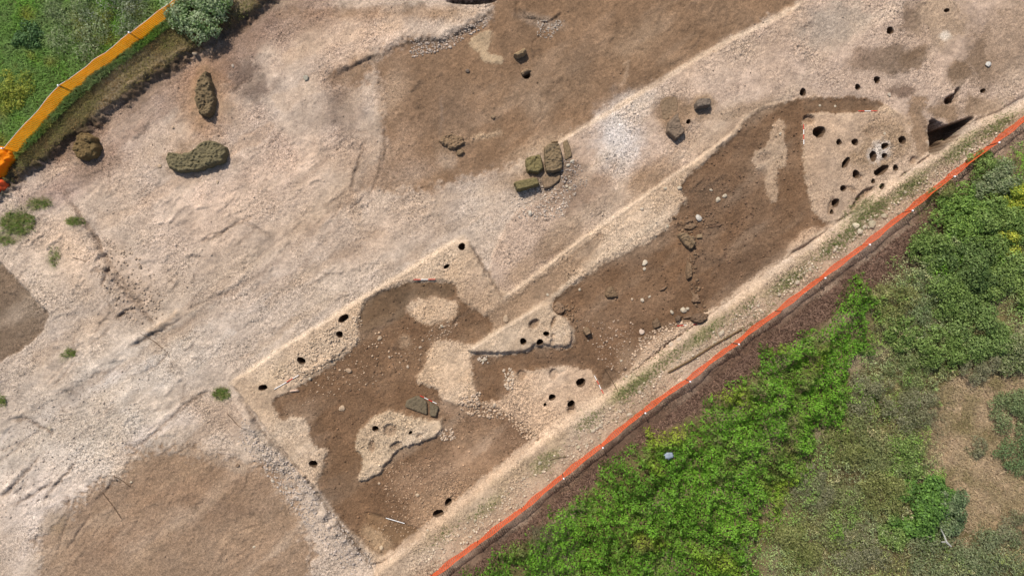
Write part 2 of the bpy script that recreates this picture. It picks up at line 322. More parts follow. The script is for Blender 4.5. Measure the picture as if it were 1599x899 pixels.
# left side: rubble step, dark square, brown scraped floor
region([(-60, 300), (60, 298), (110, 325), (150, 370), (172, 412), (205, 455), (238, 500), (282, 487), (285, 495), (230, 530), (180, 560), (120, 600), (-60, 700)], dz=.04, w=9, nz=5)
stroke([(100, 300), (140, 360), (160, 395), (172, 412), (200, 450), (235, 498)], 4, -.06, C(128, 106, 90), .7, nz=5, grav=1.2)
stroke([(165, 400), (170, 425), (160, 445)], 2, -.1, DKB, .6, nz=3); stroke([(140, 425), (155, 420), (168, 424)], 2, -.06, DKB, .5, nz=3); stroke([(185, 495), (200, 485), (212, 480)], 2.2, -.1, DKB, .6)
stroke([(228, 530), (250, 512), (282, 494)], 4, -.05, C(120, 102, 90), .7, nz=4); stroke([(205, 540), (228, 528)], 3, -.06, C(140, 120, 104), .7); stroke([(236, 515), (262, 500), (278, 488)], 4, .08, C(205, 172, 138), .8)
for (x, y, rx, ry, rt) in [(200, 440, 45, 26, -45), (210, 480, 40, 20, -40), (180, 385, 25, 18, -40)]: blob(x, y, rx, ry, rt, C(178, 156, 138), .7, dz=.02, soft=.8, grav=1.6)
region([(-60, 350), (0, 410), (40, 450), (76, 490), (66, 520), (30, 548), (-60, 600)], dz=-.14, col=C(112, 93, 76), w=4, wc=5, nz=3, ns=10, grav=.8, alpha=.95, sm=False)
stroke([(-10, 398), (40, 443), (74, 484)], 2, .05, C(170, 144, 122), .6)
region([(190, 728), (235, 702), (270, 700), (330, 706), (390, 722), (432, 745), (452, 790), (478, 830), (510, 960), (50, 960), (70, 850), (98, 805), (150, 765)], dz=-.06, col=C(138, 112, 89), w=16, wc=26, nz=30, ns=46, grav=.5, alpha=.85)
blob(300, 780, 130, 60, 10, C(138, 111, 90), .7, soft=.9, nz=.4, ns=30); blob(400, 860, 70, 40, 0, C(156, 130, 108), .6, soft=.9); blob(180, 850, 70, 30, 30, C(140, 112, 91), .6, soft=.9)
blob(350, 650, 60, 25, -30, C(172, 148, 128), .8, soft=.8); blob(85, 815, 22, 26, -40, C(150, 128, 104), .7, soft=.6)
for a, wd, dz in [([(0, 776), (15, 765), (32, 745), (60, 714)], 3.2, -.10), ([(18, 788), (45, 775), (80, 754)], 2, -.07), ([(70, 780), (88, 755), (118, 722)], 2, -.07), ([(0, 704), (28, 692), (58, 676)], 2, -.06), ([(0, 720), (40, 690)], 2, -.03), ([(95, 795), (112, 778)], 1.6, -.05),
        ([(88, 868), (96, 835), (106, 808)], 2, -.08), ([(104, 858), (122, 830), (140, 806)], 2.2, -.09), ([(110, 868), (140, 840), (180, 800)], 1.6, -.05), ([(18, 655), (40, 652), (60, 663), (82, 673), (80, 680)], 3, -.06), ([(210, 700), (250, 668), (300, 620), (322, 612)], 2.2, -.06),
        ([(135, 790), (165, 765), (185, 740)], 3, -.05), ([(315, 376), (330, 366), (350, 362), (368, 348), (392, 338)], 1.8, -.08), ([(300, 480), (340, 462), (372, 450)], 3, -.05), ([(200, 590), (240, 575), (262, 552)], 2.5, -.05), ([(350, 620), (372, 640), (385, 660)], 1.5, -.04),
        ([(360, 850), (375, 828), (400, 822)], 2, -.06), ([(372, 852), (378, 830)], 1.6, -.05), ([(350, 880), (400, 850)], 1.4, -.04), ([(520, 340), (535, 318)], 2, -.06), ([(548, 300), (556, 260), (570, 215)], 1.6, -.05), ([(580, 300), (602, 252), (600, 205)], 1.8, -.05), ([(470, 420), (500, 385), (530, 350)], 4, -.03),
        ([(560, 255), (545, 320)], 1.8, -.04), ([(75, 598), (100, 570), (130, 535)], 1.8, -.07), ([(88, 600), (115, 565)], 1.5, -.05), ([(520, 205), (575, 205)], 2, -.03), ([(420, 330), (540, 220)], 4, -.02), ([(380, 420), (470, 350)], 3, -.03), ([(240, 540), (290, 510), (330, 470)], 4, -.03)]:
    stroke(a, wd, dz, C(130, 108, 92), .55, nz=1.5)
for pts, wd, c, al in [([(140, 830), (230, 770), (330, 720)], 5, C(166, 140, 116), .6), ([(200, 890), (300, 800), (370, 760)], 6, C(160, 134, 110), .6), ([(130, 880), (200, 820)], 6, C(128, 103, 84), .6), ([(260, 760), (340, 790), (420, 800)], 9, C(130, 106, 88), .5), ([(380, 899), (440, 850), (470, 820)], 8, C(168, 146, 126), .6), ([(330, 850), (400, 830), (430, 800)], 6, C(164, 138, 114), .5), ([(280, 700), (330, 712), (380, 735)], 9, C(176, 156, 138), .5)]: stroke(pts, wd, .012, c, al, nz=5, ns=18, flat=True)
for k in range(70):     # tooth marks across the scraped brown floor
    x = random.uniform(110, 470); y = random.uniform(730, 890)
    if y < 990-x*0.5-150: continue
    l = random.uniform(8, 34); a = R(random.gauss(48, 12)); stroke([(x, y), (x+l*math.cos(a), y-l*math.sin(a))], random.uniform(.9, 1.6), random.choice((-.03, -.02, .02)), None)
for k in range(60):     # faint furrows over the stripped gravel
    x = random.uniform(0, 640); y = random.uniform(300, 760); l = random.uniform(15, 70); a = R(random.gauss(40, 6))
    stroke([(x, y), (x+l*math.cos(a), y-l*math.sin(a))], random.uniform(1.2, 3), random.choice((-.025, -.015, .015)), None)
# moist soil with painted bank shade, track ripples beside the upper left bank
blob(325, 110, 60, 24, 30, C(146, 112, 84), .8, soft=.8); blob(375, 115, 42, 34, -30, C(114, 97, 86), .9, soft=.7, nz=.6, ns=10, grav=1.2); blob(320, 165, 36, 50, -10, C(164, 130, 100), .7, soft=.8)
blob(430, 15, 90, 24, 25, C(112, 88, 70), .85, soft=.8); blob(380, 55, 60, 20, 32, C(120, 96, 78), .8, soft=.8); blob(480, 40, 60, 30, 30, C(160, 132, 108), .5, soft=.9); blob(300, 60, 70, 16, 35, C(112, 92, 70), .8, soft=.7); blob(190, 160, 50, 14, 38, C(120, 100, 82), .7, soft=.7)
blob(120, 230, 60, 30, 35, C(128, 104, 86), .8, soft=.7); blob(150, 262, 45, 14, 32, C(140, 118, 102), .7, soft=.8); blob(250, 130, 60, 25, 35, C(158, 136, 122), .7, soft=.8)
stroke([(40, 300), (150, 228), (250, 155), (340, 98), (430, 42), (500, 0)], 24, 0, C(140, 117, 102), .75, nz=14, ns=30, flat=True, grav=.9)
stroke([(440, 22), (540, 18), (660, 12)], 8, -.02, C(138, 112, 90), .75, nz=5, flat=True); stroke([(400, 70), (460, 40), (520, 30)], 14, 0, C(150, 124, 104), .6, nz=10, flat=True)
blob(318, 150, 44, 70, -10, C(156, 122, 94), .7, soft=.9, nz=.4); blob(395, 130, 34, 26, -25, C(112, 95, 84), .85, soft=.8, nz=.6, ns=12, grav=1.2); blob(150, 262, 60, 20, 32, C(134, 114, 100), .7, soft=.8, nz=.4)
def ripple(cx, cy, rx, ry, rot, lam, amp):
    c = UV([(cx, cy)])[0]; r = max(rx, ry)*1.3; s = box_slice(np.array([c-r, c+r]), 2); u, v = GU[s]-c[0], GV[s]-c[1]
    ca, sa = math.cos(R(rot)), math.sin(R(rot)); a = u*ca+v*sa; b = -u*sa+v*ca
    m = (1-sst(.7, 1.1, np.abs(a)/rx))*(1-sst(.7, 1.1, np.abs(b)/ry))*(.6+.6*fbm(u, v, 20, 2, 5))
    Z[s] += amp*m*np.sin(b*2*math.pi/lam+0.6*fbm(u, v, 30, 2, 6))
for a in [(430, 300, 120, 9, 38, 5.0, .010), (250, 610, 110, 9, 38, 5.0, .010), (470, 420, 90, 8, 36, 4.6, .009), (120, 680, 80, 9, 42, 5.0, .010), (1200, 80, 90, 9, 30, 5.0, .008), (225, 172, 90, 14, 36, 5.0, .015), (340, 113, 16, 9, 36, 4.5, .014), (90, 262, 26, 14, 40, 5.0, .014), (280, 140, 30, 12, 36, 4.5, .012)]: ripple(*a)

for (x, y, rx, ry, rt, dz, c) in [(854, 257, 46, 32, 20, .16, C(132, 109, 87)), (822, 285, 26, 14, 10, .05, C(140, 118, 96)), (318, 148, 20, 44, -6, .08, C(134, 110, 84)), (305, 246, 56, 28, 8, .07, C(146, 122, 98)), (130, 228, 28, 28, 0, .08, C(112, 92, 72)), (1055, 195, 22, 26, 0, .05, C(140, 116, 94)), (1100, 160, 18, 13, 0, .04, C(140, 116, 92)), (706, 222, 28, 18, 0, .05, C(136, 112, 90))]:
    blob(x, y, rx, ry, rt, c, .8, dz=dz, soft=.7, nz=.5, ns=9, grav=.7)
# ---- the trench: stripped platform first, then the cut ditches, then the islands left standing
VL = [(585, 888), (640, 842), (700, 797), (770, 738), (830, 692), (900, 642), (950, 610), (1010, 562), (1060, 522), (1110, 490), (1160, 452), (1220, 407), (1290, 360), (1340, 320), (1400, 277), (1452, 242), (1522, 190), (1605, 158)]
region([(360, 598), (400, 572), (460, 532), (560, 470), (640, 420), (726, 368), (755, 412), (788, 464), (835, 430), (900, 378), (960, 338), (1040, 282), (1100, 240), (1140, 210), (1175, 168), (1250, 150), (1330, 150), (1380, 158), (1420, 185), (1450, 200), (1455, 250)] + VL[::-1][2:] + [(560, 850), (520, 800), (495, 765), (470, 738), (430, 690), (400, 650), (376, 620)],
       z=0.17, col=C(190, 164, 139), w=5, wc=5, nz=1.5, grav=.9)
stroke([(362, 597), (400, 571), (460, 531), (560, 469), (640, 419), (724, 368)], 3.4, .03, C(210, 184, 156), .9, nz=1.5)  # sun on the platform's upper lip painted into the colour
stroke([(788, 464), (835, 430), (900, 378), (960, 338), (1040, 282), (1100, 240), (1140, 212)], 3.2, .03, C(206, 178, 150), .9, nz=1.5)  # lit edge brightness painted along this lip too
stroke([(728, 372), (740, 395), (756, 415), (768, 440), (788, 464)], 2.5, -.05, C(120, 98, 80), .7, nz=3)
blob(740, 470, 46, 30, 0, C(166, 138, 113), .8, soft=.8, grav=.7); blob(745, 440, 22, 30, 30, C(178, 150, 126), .6, soft=.8); blob(830, 455, 70, 14, 35, C(152, 126, 103), .8, soft=.8, grav=.7, dz=-.05); blob(900, 405, 40, 12, 35, C(156, 130, 106), .7, soft=.8); blob(690, 405, 60, 16, 35, C(196, 174, 152), .8, soft=.8, grav=1.2)
blob(500, 545, 75, 22, 35, C(196, 172, 148), .8, soft=.7, grav=1.7); blob(430, 585, 40, 16, 35, C(188, 164, 138), .7, soft=.8)
region([(802, 466), (836, 440), (900, 390), (938, 362), (946, 376), (905, 420), (872, 452), (846, 470), (815, 492), (790, 508), (762, 520), (748, 500), (772, 482)], dz=-.04, col=C(148, 122, 99), w=6, wc=7, nz=4, ns=12, grav=.8, alpha=.9)
stroke([(866, 462), (900, 434), (935, 406), (985, 372), (1040, 338)], 5, .02, C(204, 180, 155), .8, nz=3, flat=True)
# left sunken floor
B1 = [(424, 622), (470, 604), (520, 568), (545, 553), (562, 530), (563, 492), (578, 464), (615, 448), (645, 439), (712, 440), (716, 464), (742, 484), (772, 500), (768, 520), (745, 532), (718, 538), (690, 528), (678, 545), (668, 562), (655, 588), (652, 600), (682, 604), (690, 622), (712, 630), (752, 630), (775, 632), (800, 645), (832, 672), (838, 690), (800, 722), (735, 780), (700, 806), (645, 846), (600, 868), (572, 850), (530, 808), (503, 772), (497, 750), (508, 718), (516, 700), (488, 692), (482, 652), (462, 648), (446, 656), (436, 648)]
region(B1, z=0.06, col=BRN, w=10, wc=4, nz=3, ns=10, grav=.5)
region([(560, 500), (572, 468), (600, 455), (640, 440), (710, 441), (712, 462), (680, 462), (645, 466), (632, 480), (634, 495), (600, 505), (570, 520)], z=.04, col=C(106, 84, 64), w=9, wc=3, nz=1.5, ns=8, grav=.25)
blob(745, 520, 30, 16, 15, C(132, 104, 80), .8, soft=.5, dz=-.03)
blob(730, 720, 90, 45, 35, C(154, 124, 99), .85, soft=.8, grav=.9, nz=.4); blob(690, 790, 60, 35, 30, C(166, 135, 108), .9, soft=.7, grav=1.2, nz=.4); blob(800, 680, 40, 24, 35, C(124, 98, 78), .7, soft=.8); blob(660, 740, 60, 24, 20, C(144, 115, 92), .8, soft=.8, grav=.8)
blob(590, 840, 30, 16, -35, C(176, 148, 118), .8, soft=.6, grav=.9); blob(545, 740, 30, 55, 10, C(118, 92, 70), .7, soft=.8, grav=.3)
region([(598, 806), (630, 815), (664, 826), (655, 842), (625, 846), (600, 832), (575, 815), (570, 795)], z=-.03, col=C(126, 99, 74), w=4, nz=1.5, grav=.25)
blob(600, 830, 26, 9, -30, C(170, 140, 110), .0)
blob(740, 640, 60, 20, -10, C(140, 112, 90), .7, soft=.8, grav=1); blob(680, 670, 40, 14, 10, C(150, 124, 102), .5, soft=.8)
stroke([(468, 588), (500, 572), (516, 562), (530, 550)], 3, -.06, C(140, 116, 94), .6, nz=2); stroke([(566, 522), (590, 512), (618, 498)], 2, -.05, DKB, .5, nz=1.5); stroke([(705, 510), (720, 490), (738, 482)], 2, -.05, DKB, .5); stroke([(505, 768), (530, 805), (570, 850)], 3, -.08, C(96, 78, 64), .7, nz=3)
# pale islands
region([(634, 482), (645, 467), (690, 462), (718, 470), (716, 488), (692, 503), (672, 508), (645, 495)], z=.08, col=C(190, 163, 137), w=8, wc=6, nz=4, ns=8, grav=1.2)
blob(634, 533, 13, 11, 0, C(156, 130, 106), .8, soft=.5, dz=.03)
region([(554, 686), (572, 660), (606, 638), (622, 642), (650, 652), (688, 656), (692, 664), (684, 680), (655, 692), (618, 702), (612, 712), (600, 726), (594, 738), (566, 753), (558, 750), (566, 730), (566, 712), (555, 700)], z=.25, col=C(188, 164, 138), w=4.5, nz=3, ns=8, grav=1.2)
region([(651, 592), (660, 575), (668, 560), (676, 535), (700, 528), (736, 540), (732, 552), (738, 580), (742, 602), (738, 622), (712, 630), (690, 618), (682, 602)], z=.13, col=C(196, 168, 141), w=8, wc=5, nz=3.5, ns=8, grav=1.1)
region([(728, 546), (755, 533), (780, 516), (812, 496), (845, 478), (858, 471), (864, 488), (884, 498), (895, 520), (890, 541), (864, 541), (838, 534), (818, 550), (775, 551), (735, 550)], z=.36, col=C(190, 165, 140), w=3.5, nz=1.5, ns=8, grav=.9)
stroke([(740, 542), (780, 514), (845, 476)], 2.6, .02, C(206, 180, 152), .9)  # lit upper edge of the platform, painted as a pale line
# right sunken floor
B2 = [(734, 553), (775, 553), (818, 552), (838, 537), (862, 543), (893, 543), (898, 520), (886, 496), (868, 488), (862, 468), (895, 446), (920, 428), (965, 400), (1000, 384), (1040, 362), (1046, 346), (1062, 326), (1076, 312), (1062, 292), (1072, 276), (1104, 252), (1142, 216), (1178, 172), (1250, 152), (1330, 150), (1378, 156), (1375, 172), (1330, 176), (1258, 178), (1254, 200), (1254, 230), (1258, 280), (1266, 320), (1282, 345), (1306, 348), (1285, 362), (1240, 374), (1230, 392), (1225, 402), (1160, 448), (1112, 485), (1080, 505), (1040, 520), (1005, 545), (985, 582), (965, 600), (944, 612), (930, 588), (920, 574), (862, 572), (812, 580), (800, 596), (798, 618), (776, 630), (746, 626), (742, 600), (738, 576)]
region(B2, z=0.05, col=BRN, w=14, wc=4, nz=3, ns=9, grav=.4)
region([(1062, 292), (1104, 252), (1142, 216), (1180, 200), (1200, 250), (1200, 320), (1260, 330), (1280, 350), (1235, 375), (1222, 404), (1120, 478), (1095, 470), (1085, 420), (1090, 380), (1110, 345), (1080, 320)], z=.02, col=C(114, 88, 67), w=12, nz=5, grav=.4)
blob(1150, 430, 60, 26, 38, C(106, 83, 65), .7, soft=.8, nz=.5); blob(1110, 300, 40, 30, 0, C(120, 98, 80), .6, soft=.8, dz=.03, grav=.9); blob(950, 520, 60, 40, 30, C(122, 95, 74), .6, soft=.8); blob(1000, 480, 60, 20, 20, C(132, 105, 83), .6, soft=.8); blob(880, 560, 60, 12, -8, C(110, 86, 67), .7, soft=.8)
blob(1025, 545, 46, 24, 38, C(176, 148, 124), .85, soft=.7, grav=1.5); blob(975, 560, 12, 30, -15, C(150, 126, 104), .6, soft=.8, grav=1.2); blob(1255, 372, 30, 10, 35, C(178, 150, 126), .9, soft=.5, dz=.08, grav=1.2); blob(1190, 165, 40, 14, 15, C(128, 104, 83), .7, soft=.8)
region([(1252, 160), (1376, 154), (1374, 171), (1260, 176)], z=.04, col=C(112, 88, 68), w=9, wc=3, nz=1.5, grav=.25)
region([(1216, 182), (1228, 192), (1226, 216), (1230, 252), (1226, 262), (1214, 262), (1216, 312), (1204, 316), (1196, 290), (1194, 268), (1180, 264), (1176, 250), (1180, 235), (1200, 228), (1204, 205), (1210, 192)], z=.07, col=C(172, 146, 122), w=6, wc=4, nz=2, ns=7, grav=.9)
blob(1192, 247, 14, 7, 20, C(136, 108, 88), .8, dz=-.06, soft=.4); blob(1190, 272, 8, 10, 0, C(130, 104, 84), .8, dz=-.05, soft=.4)
# lower platform with four post holes
region([(786, 596), (802, 583), (818, 580), (862, 577), (900, 577), (922, 574), (932, 588), (944, 612), (946, 620), (925, 636), (880, 664), (848, 682), (834, 674), (812, 655), (796, 642), (760, 634), (748, 630), (790, 622), (800, 612)], z=.11, col=C(194, 165, 139), w=8, wc=6, nz=4, ns=8, grav=1.1)
blob(812, 640, 34, 18, -30, C(180, 152, 128), .6, soft=.8, dz=.02, grav=1.7)
region([(945, 574), (962, 578), (968, 600), (950, 612), (940, 596)], z=-.02, col=C(118, 95, 76), w=3, nz=1, grav=.3)
for k in range(4): stroke([(946, 582+k*8), (956, 585+k*8), (962, 580+k*8)], 1, -.03, DKB, .5)
# right platform with the cluster of pits
region([(1256, 180), (1300, 178), (1376, 176), (1412, 184), (1436, 196), (1448, 215), (1452, 240), (1400, 280), (1345, 322), (1306, 346), (1284, 344), (1268, 316), (1260, 280), (1256, 230)], z=.15, col=C(182, 156, 133), w=3, nz=1.5, ns=8, grav=.8)
region([(1340, 195), (1390, 190), (1415, 200), (1425, 230), (1400, 250), (1360, 265), (1330, 262), (1325, 240), (1345, 222)], col=C(150, 125, 100), w=8, wc=14, nz=8, alpha=.85, grav=1.0)
region([(1420, 150), (1445, 150), (1440, 185), (1448, 210), (1450, 240), (1432, 246), (1422, 215), (1416, 185)], dz=-.03, col=C(140, 113, 88), w=8, wc=9, nz=9, grav=.4, alpha=.85)
blob(1372, 235, 20, 14, 40, C(206, 194, 184), .85, soft=.6, nz=.5, ns=6, grav=1.4); blob(1395, 190, 50, 10, 0, C(160, 134, 110), .6, soft=.8)
# shallow scoops
for (x, y, rx, ry, rt, dz) in [(1265, 186, 9, 7, 0, -.22), (1428, 250, 6, 5, 30, -.15), (1352, 302, 16, 5, 35, -.22), (1338, 318, 12, 3.5, 50, -.16), (610, 671, 10, 9.5, 0, -.14), (619, 695, 9, 5, 20, -.16), (834, 505, 8.5, 6, 35, -.22), (862, 534, 4, 4, 0, -.1), (864, 524, 4, 3, 0, -.1),
        (815, 586, 7, 7, 0, -.14), (865, 584, 7, 8, 0, -.13), (581, 696, 5, 9, 0, -.12), (893, 640, 7, 7, 0, -.2), (864, 502, 3, 9, -20, -.14), (1300, 322, 5, 13, -20, -.12), (1330, 294, 8, 3, -25, -.1), (1345, 276, 4, 4, 0, -.12), (1372, 205, 14, 5, -20, -.05), (655, 680, 4, 4, 0, -.08), (1360, 210, 10, 4, -30, -.06),
        (1497, 147, 4.5, 10, -12, -.6), (1488, 154, 11, 6, 25, -.6)]:
    blob(x, y, rx*1.05, ry*1.05, rt, C(140, 114, 92), .75, dz=dz, soft=.22, nz=.12, ns=6, zz=.2)
# verge beyond the bright sloping cut
VER = [(540, 960), (585, 892)]+[(x+4, y+5) for x, y in VL[1:]]+[(1760, 70), (1760, 1100), (540, 1100)]
region(VER, z=.45, col=C(170, 147, 125), w=13, wc=8, nz=2, grav=1.1, zz=.2)
stroke([(x+2, y+2) for x, y in VL], 7.5, .02, C(206, 179, 154), .95, nz=2, zz=.3, flat=True, grav=.4)  # sunlight on the sloping cut painted as a pale band
stroke([(x+16, y+16) for x, y in VL[1:]], 8, 0, C(160, 140, 112), .5, nz=8, zz=.45, flat=True)
for (x, y, rx, ry) in [(1350, 330, 34, 14), (1420, 290, 40, 10), (1500, 230, 40, 10), (1000, 590, 30, 10), (960, 620, 24, 8), (850, 720, 30, 12), (760, 790, 30, 10), (1100, 520, 40, 9), (1230, 440, 40, 9), (1560, 195, 30, 8)]: blob(x, y, rx, ry, 38, C(126, 122, 84), .6, soft=.8, nz=.5, zz=.45)
region([(1452, 191), (1457, 185), (1468, 192), (1478, 197), (1495, 190), (1523, 181), (1506, 203), (1482, 222), (1463, 240), (1455, 239), (1452, 225)], z=-1.3, col=C(108, 86, 68), w=2.4, nz=.8, ns=6, grav=.4, zz=.1)
blob(1471, 221, 5, 4, 0, C(128, 106, 86), .8, dz=.7, soft=.6, zz=-.6)
# beyond the net: litter strip, undergrowth soil, dry meadow
region([(660, 930), (760, 845), (880, 752), (1007, 650), (1153, 542), (1288, 440), (1424, 335), (1560, 228), (1760, 90), (1760, 1100), (600, 1100)], col=C(100, 78, 64), w=6, wc=10, nz=3, zz=.45, grav=1.3)
region([(700, 960), (790, 860), (900, 780), (1000, 700), (1090, 650), (1190, 570), (1330, 480), (1440, 400), (1470, 330), (1580, 240), (1760, 120), (1760, 1100), (700, 1100)], z=.55, col=C(104, 94, 62), w=14, nz=10, ns=30, zz=.5, grav=.8)
region([(1500, 600), (1560, 560), (1640, 540), (1760, 600), (1760, 860), (1560, 850), (1510, 830), (1480, 760), (1470, 690), (1480, 640)], col=C(166, 142, 114), w=16, wc=30, nz=34, ns=40, zz=.55, grav=.7)
blob(1590, 590, 60, 16, 25, C(104, 82, 58), .8, soft=.8, zz=.55)
# grassed bank upper left
SC = [(-60, 330), (0, 306), (32, 272), (70, 246), (104, 218), (140, 196), (200, 150), (270, 101), (330, 61), (390, 22), (425, -5), (470, -60)]
region(SC+[(-60, -60)]+[(-400, -400), (-400, 330)], z=.38, col=C(92, 84, 54), w=15, wc=8, nz=8, ns=16, zz=.3, grav=.6)
stroke([(20, 285), (70, 248), (140, 198), (200, 152), (270, 103), (330, 63), (390, 24), (440, -10)], 8, -.03, C(88, 70, 56), .9, nz=6, zz=.2, flat=True)
stroke([(90, 250), (150, 208), (205, 165), (280, 112), (340, 74)], 7, 0, C(128, 104, 84), .6, nz=7, zz=.1, flat=True)
stroke([(205, 138), (240, 112), (268, 96), (300, 78)], 3, .10, C(142, 124, 96), .7, nz=2)
region([(-60, -60), (-60, 280), (0, 262), (60, 212), (120, 150), (200, 85), (275, 28), (300, -60)], col=C(72, 78, 40), w=10, nz=4, zz=.5)
for (x, y, rx, ry, rt) in [(25, 350, 30, 24, 40), (118, 345, 14, 7, -40), (60, 318, 22, 10, 20), (85, 405, 10, 12, 0), (108, 552, 16, 6, 40), (0, 626, 10, 8, 0), (345, 614, 14, 10, 0), (5, 370, 20, 10, 0)]: blob(x, y, rx, ry, rt, C(104, 102, 66), .8, soft=.7, nz=.5)
stroke([(385, 668), (410, 700), (435, 725), (480, 755), (505, 790), (540, 832), (580, 880)], 11, .03, C(176, 162, 150), .75, nz=5, flat=True, grav=1.7)
stroke([(376, 622), (392, 645), (404, 668)], 3, -.06, C(100, 84, 68), .8, nz=2); stroke([(404, 672), (415, 690), (425, 702)], 3.5, -.04, C(128, 116, 104), .7, nz=3, grav=1.5)
for a in ([(496, 766), (515, 795), (540, 828), (560, 850), (582, 878)],): stroke([(x-3, y+1) for x, y in a], 2.4, -.12, C(104, 86, 70), .8, nz=2.5)

dust = np.clip(fbm(GU, GV, 70, 4, 405)*1.6-.1, 0, 1)*.4*np.clip(G, 0, 1); K = K*(1-dust[..., None])+C(168, 142, 118)*dust[..., None]
dust = np.clip(fbm(AU*.3, AV, 30, 3, 406)*1.6-.15, 0, 1)*.45*np.clip(G, 0, 1); K = K*(1-dust[..., None])+C(206, 184, 162)*dust[..., None]
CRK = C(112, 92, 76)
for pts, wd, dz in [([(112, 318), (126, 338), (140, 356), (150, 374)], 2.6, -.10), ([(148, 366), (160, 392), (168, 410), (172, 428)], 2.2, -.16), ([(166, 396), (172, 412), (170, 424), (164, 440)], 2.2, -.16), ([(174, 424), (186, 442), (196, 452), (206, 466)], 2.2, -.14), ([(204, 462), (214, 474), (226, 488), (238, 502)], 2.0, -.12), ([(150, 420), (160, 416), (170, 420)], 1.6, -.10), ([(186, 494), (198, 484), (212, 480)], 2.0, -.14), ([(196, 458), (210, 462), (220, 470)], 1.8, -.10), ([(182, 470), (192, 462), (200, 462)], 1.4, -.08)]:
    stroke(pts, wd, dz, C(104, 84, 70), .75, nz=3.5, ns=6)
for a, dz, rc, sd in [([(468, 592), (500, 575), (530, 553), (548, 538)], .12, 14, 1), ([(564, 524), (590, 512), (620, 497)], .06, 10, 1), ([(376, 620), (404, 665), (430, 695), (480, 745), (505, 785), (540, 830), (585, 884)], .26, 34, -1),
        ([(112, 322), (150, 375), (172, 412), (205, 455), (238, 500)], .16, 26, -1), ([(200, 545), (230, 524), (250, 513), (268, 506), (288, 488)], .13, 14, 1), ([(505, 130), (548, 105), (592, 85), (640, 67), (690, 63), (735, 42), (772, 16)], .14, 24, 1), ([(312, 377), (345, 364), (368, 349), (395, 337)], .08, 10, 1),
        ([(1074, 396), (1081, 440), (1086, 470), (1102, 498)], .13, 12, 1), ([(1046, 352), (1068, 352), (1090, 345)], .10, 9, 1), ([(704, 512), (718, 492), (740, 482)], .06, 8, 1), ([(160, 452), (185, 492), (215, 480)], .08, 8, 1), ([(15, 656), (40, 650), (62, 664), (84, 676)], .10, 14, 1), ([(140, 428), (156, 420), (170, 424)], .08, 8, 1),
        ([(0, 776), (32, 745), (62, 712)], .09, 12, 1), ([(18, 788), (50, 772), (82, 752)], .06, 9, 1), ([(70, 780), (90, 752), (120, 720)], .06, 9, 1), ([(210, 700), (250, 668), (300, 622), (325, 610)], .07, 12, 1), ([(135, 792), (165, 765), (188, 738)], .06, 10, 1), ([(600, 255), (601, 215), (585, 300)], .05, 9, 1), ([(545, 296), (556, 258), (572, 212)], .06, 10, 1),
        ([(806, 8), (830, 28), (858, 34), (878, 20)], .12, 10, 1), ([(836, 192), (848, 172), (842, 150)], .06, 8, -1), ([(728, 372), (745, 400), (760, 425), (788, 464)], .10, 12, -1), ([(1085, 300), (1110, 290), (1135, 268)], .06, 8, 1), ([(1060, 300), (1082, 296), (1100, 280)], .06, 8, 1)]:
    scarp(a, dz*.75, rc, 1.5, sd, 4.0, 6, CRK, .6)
def rough_scarps(n, poly, lo, hi, llo, lhi, ang, spread, seed):
    rr = random.Random(seed); P = UV(poly)
    xs = [q[0] for q in poly]; ys = [q[1] for q in poly]; c = 0
    while c < n:
        x, y = rr.uniform(min(xs), max(xs)), rr.uniform(min(ys), max(ys)); q = UV([(x, y)])
        if not inside(q[:, 0], q[:, 1], P)[0]: continue
        c += 1; a = R(rr.gauss(ang, spread)); l = rr.uniform(llo, lhi); pts = [(x, y)]
        for k in range(3): a += R(rr.gauss(0, 16)); pts.append((pts[-1][0]+l/3*math.cos(a), pts[-1][1]-l/3*math.sin(a)))
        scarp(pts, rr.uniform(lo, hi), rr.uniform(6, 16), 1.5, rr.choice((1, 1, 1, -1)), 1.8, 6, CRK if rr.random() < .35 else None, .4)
rough_scarps(190, [(0, 320), (200, 210), (450, 90), (520, 140), (560, 290), (700, 300), (640, 400), (380, 580), (330, 680), (180, 720), (60, 850), (0, 850)], .02, .06, 14, 60, 39, 14, 5)
rough_scarps(45, [(560, 110), (760, 50), (1100, 0), (1200, 20), (900, 200), (700, 270), (600, 250)], .015, .05, 8, 34, 30, 45, 6)
rough_scarps(40, [(440, 620), (640, 520), (720, 640), (640, 820), (590, 850), (520, 760)], .012, .04, 6, 26, 35, 50, 7)
rough_scarps(60, [(900, 450), (1060, 360), (1150, 230), (1240, 250), (1250, 360), (1100, 470), (980, 570), (800, 570)], .015, .055, 6, 26, 60, 60, 8)
rough_scarps(50, [(80, 890), (120, 800), (220, 710), (390, 730), (480, 890)], .012, .04, 8, 34, 46, 20, 9)
rough_scarps(40, [(900, 300), (1000, 180), (1240, 40), (1590, 20), (1590, 130), (1400, 150), (1200, 140), (1000, 290), (860, 400), (780, 400)], .015, .04, 8, 30, 35, 40, 10)
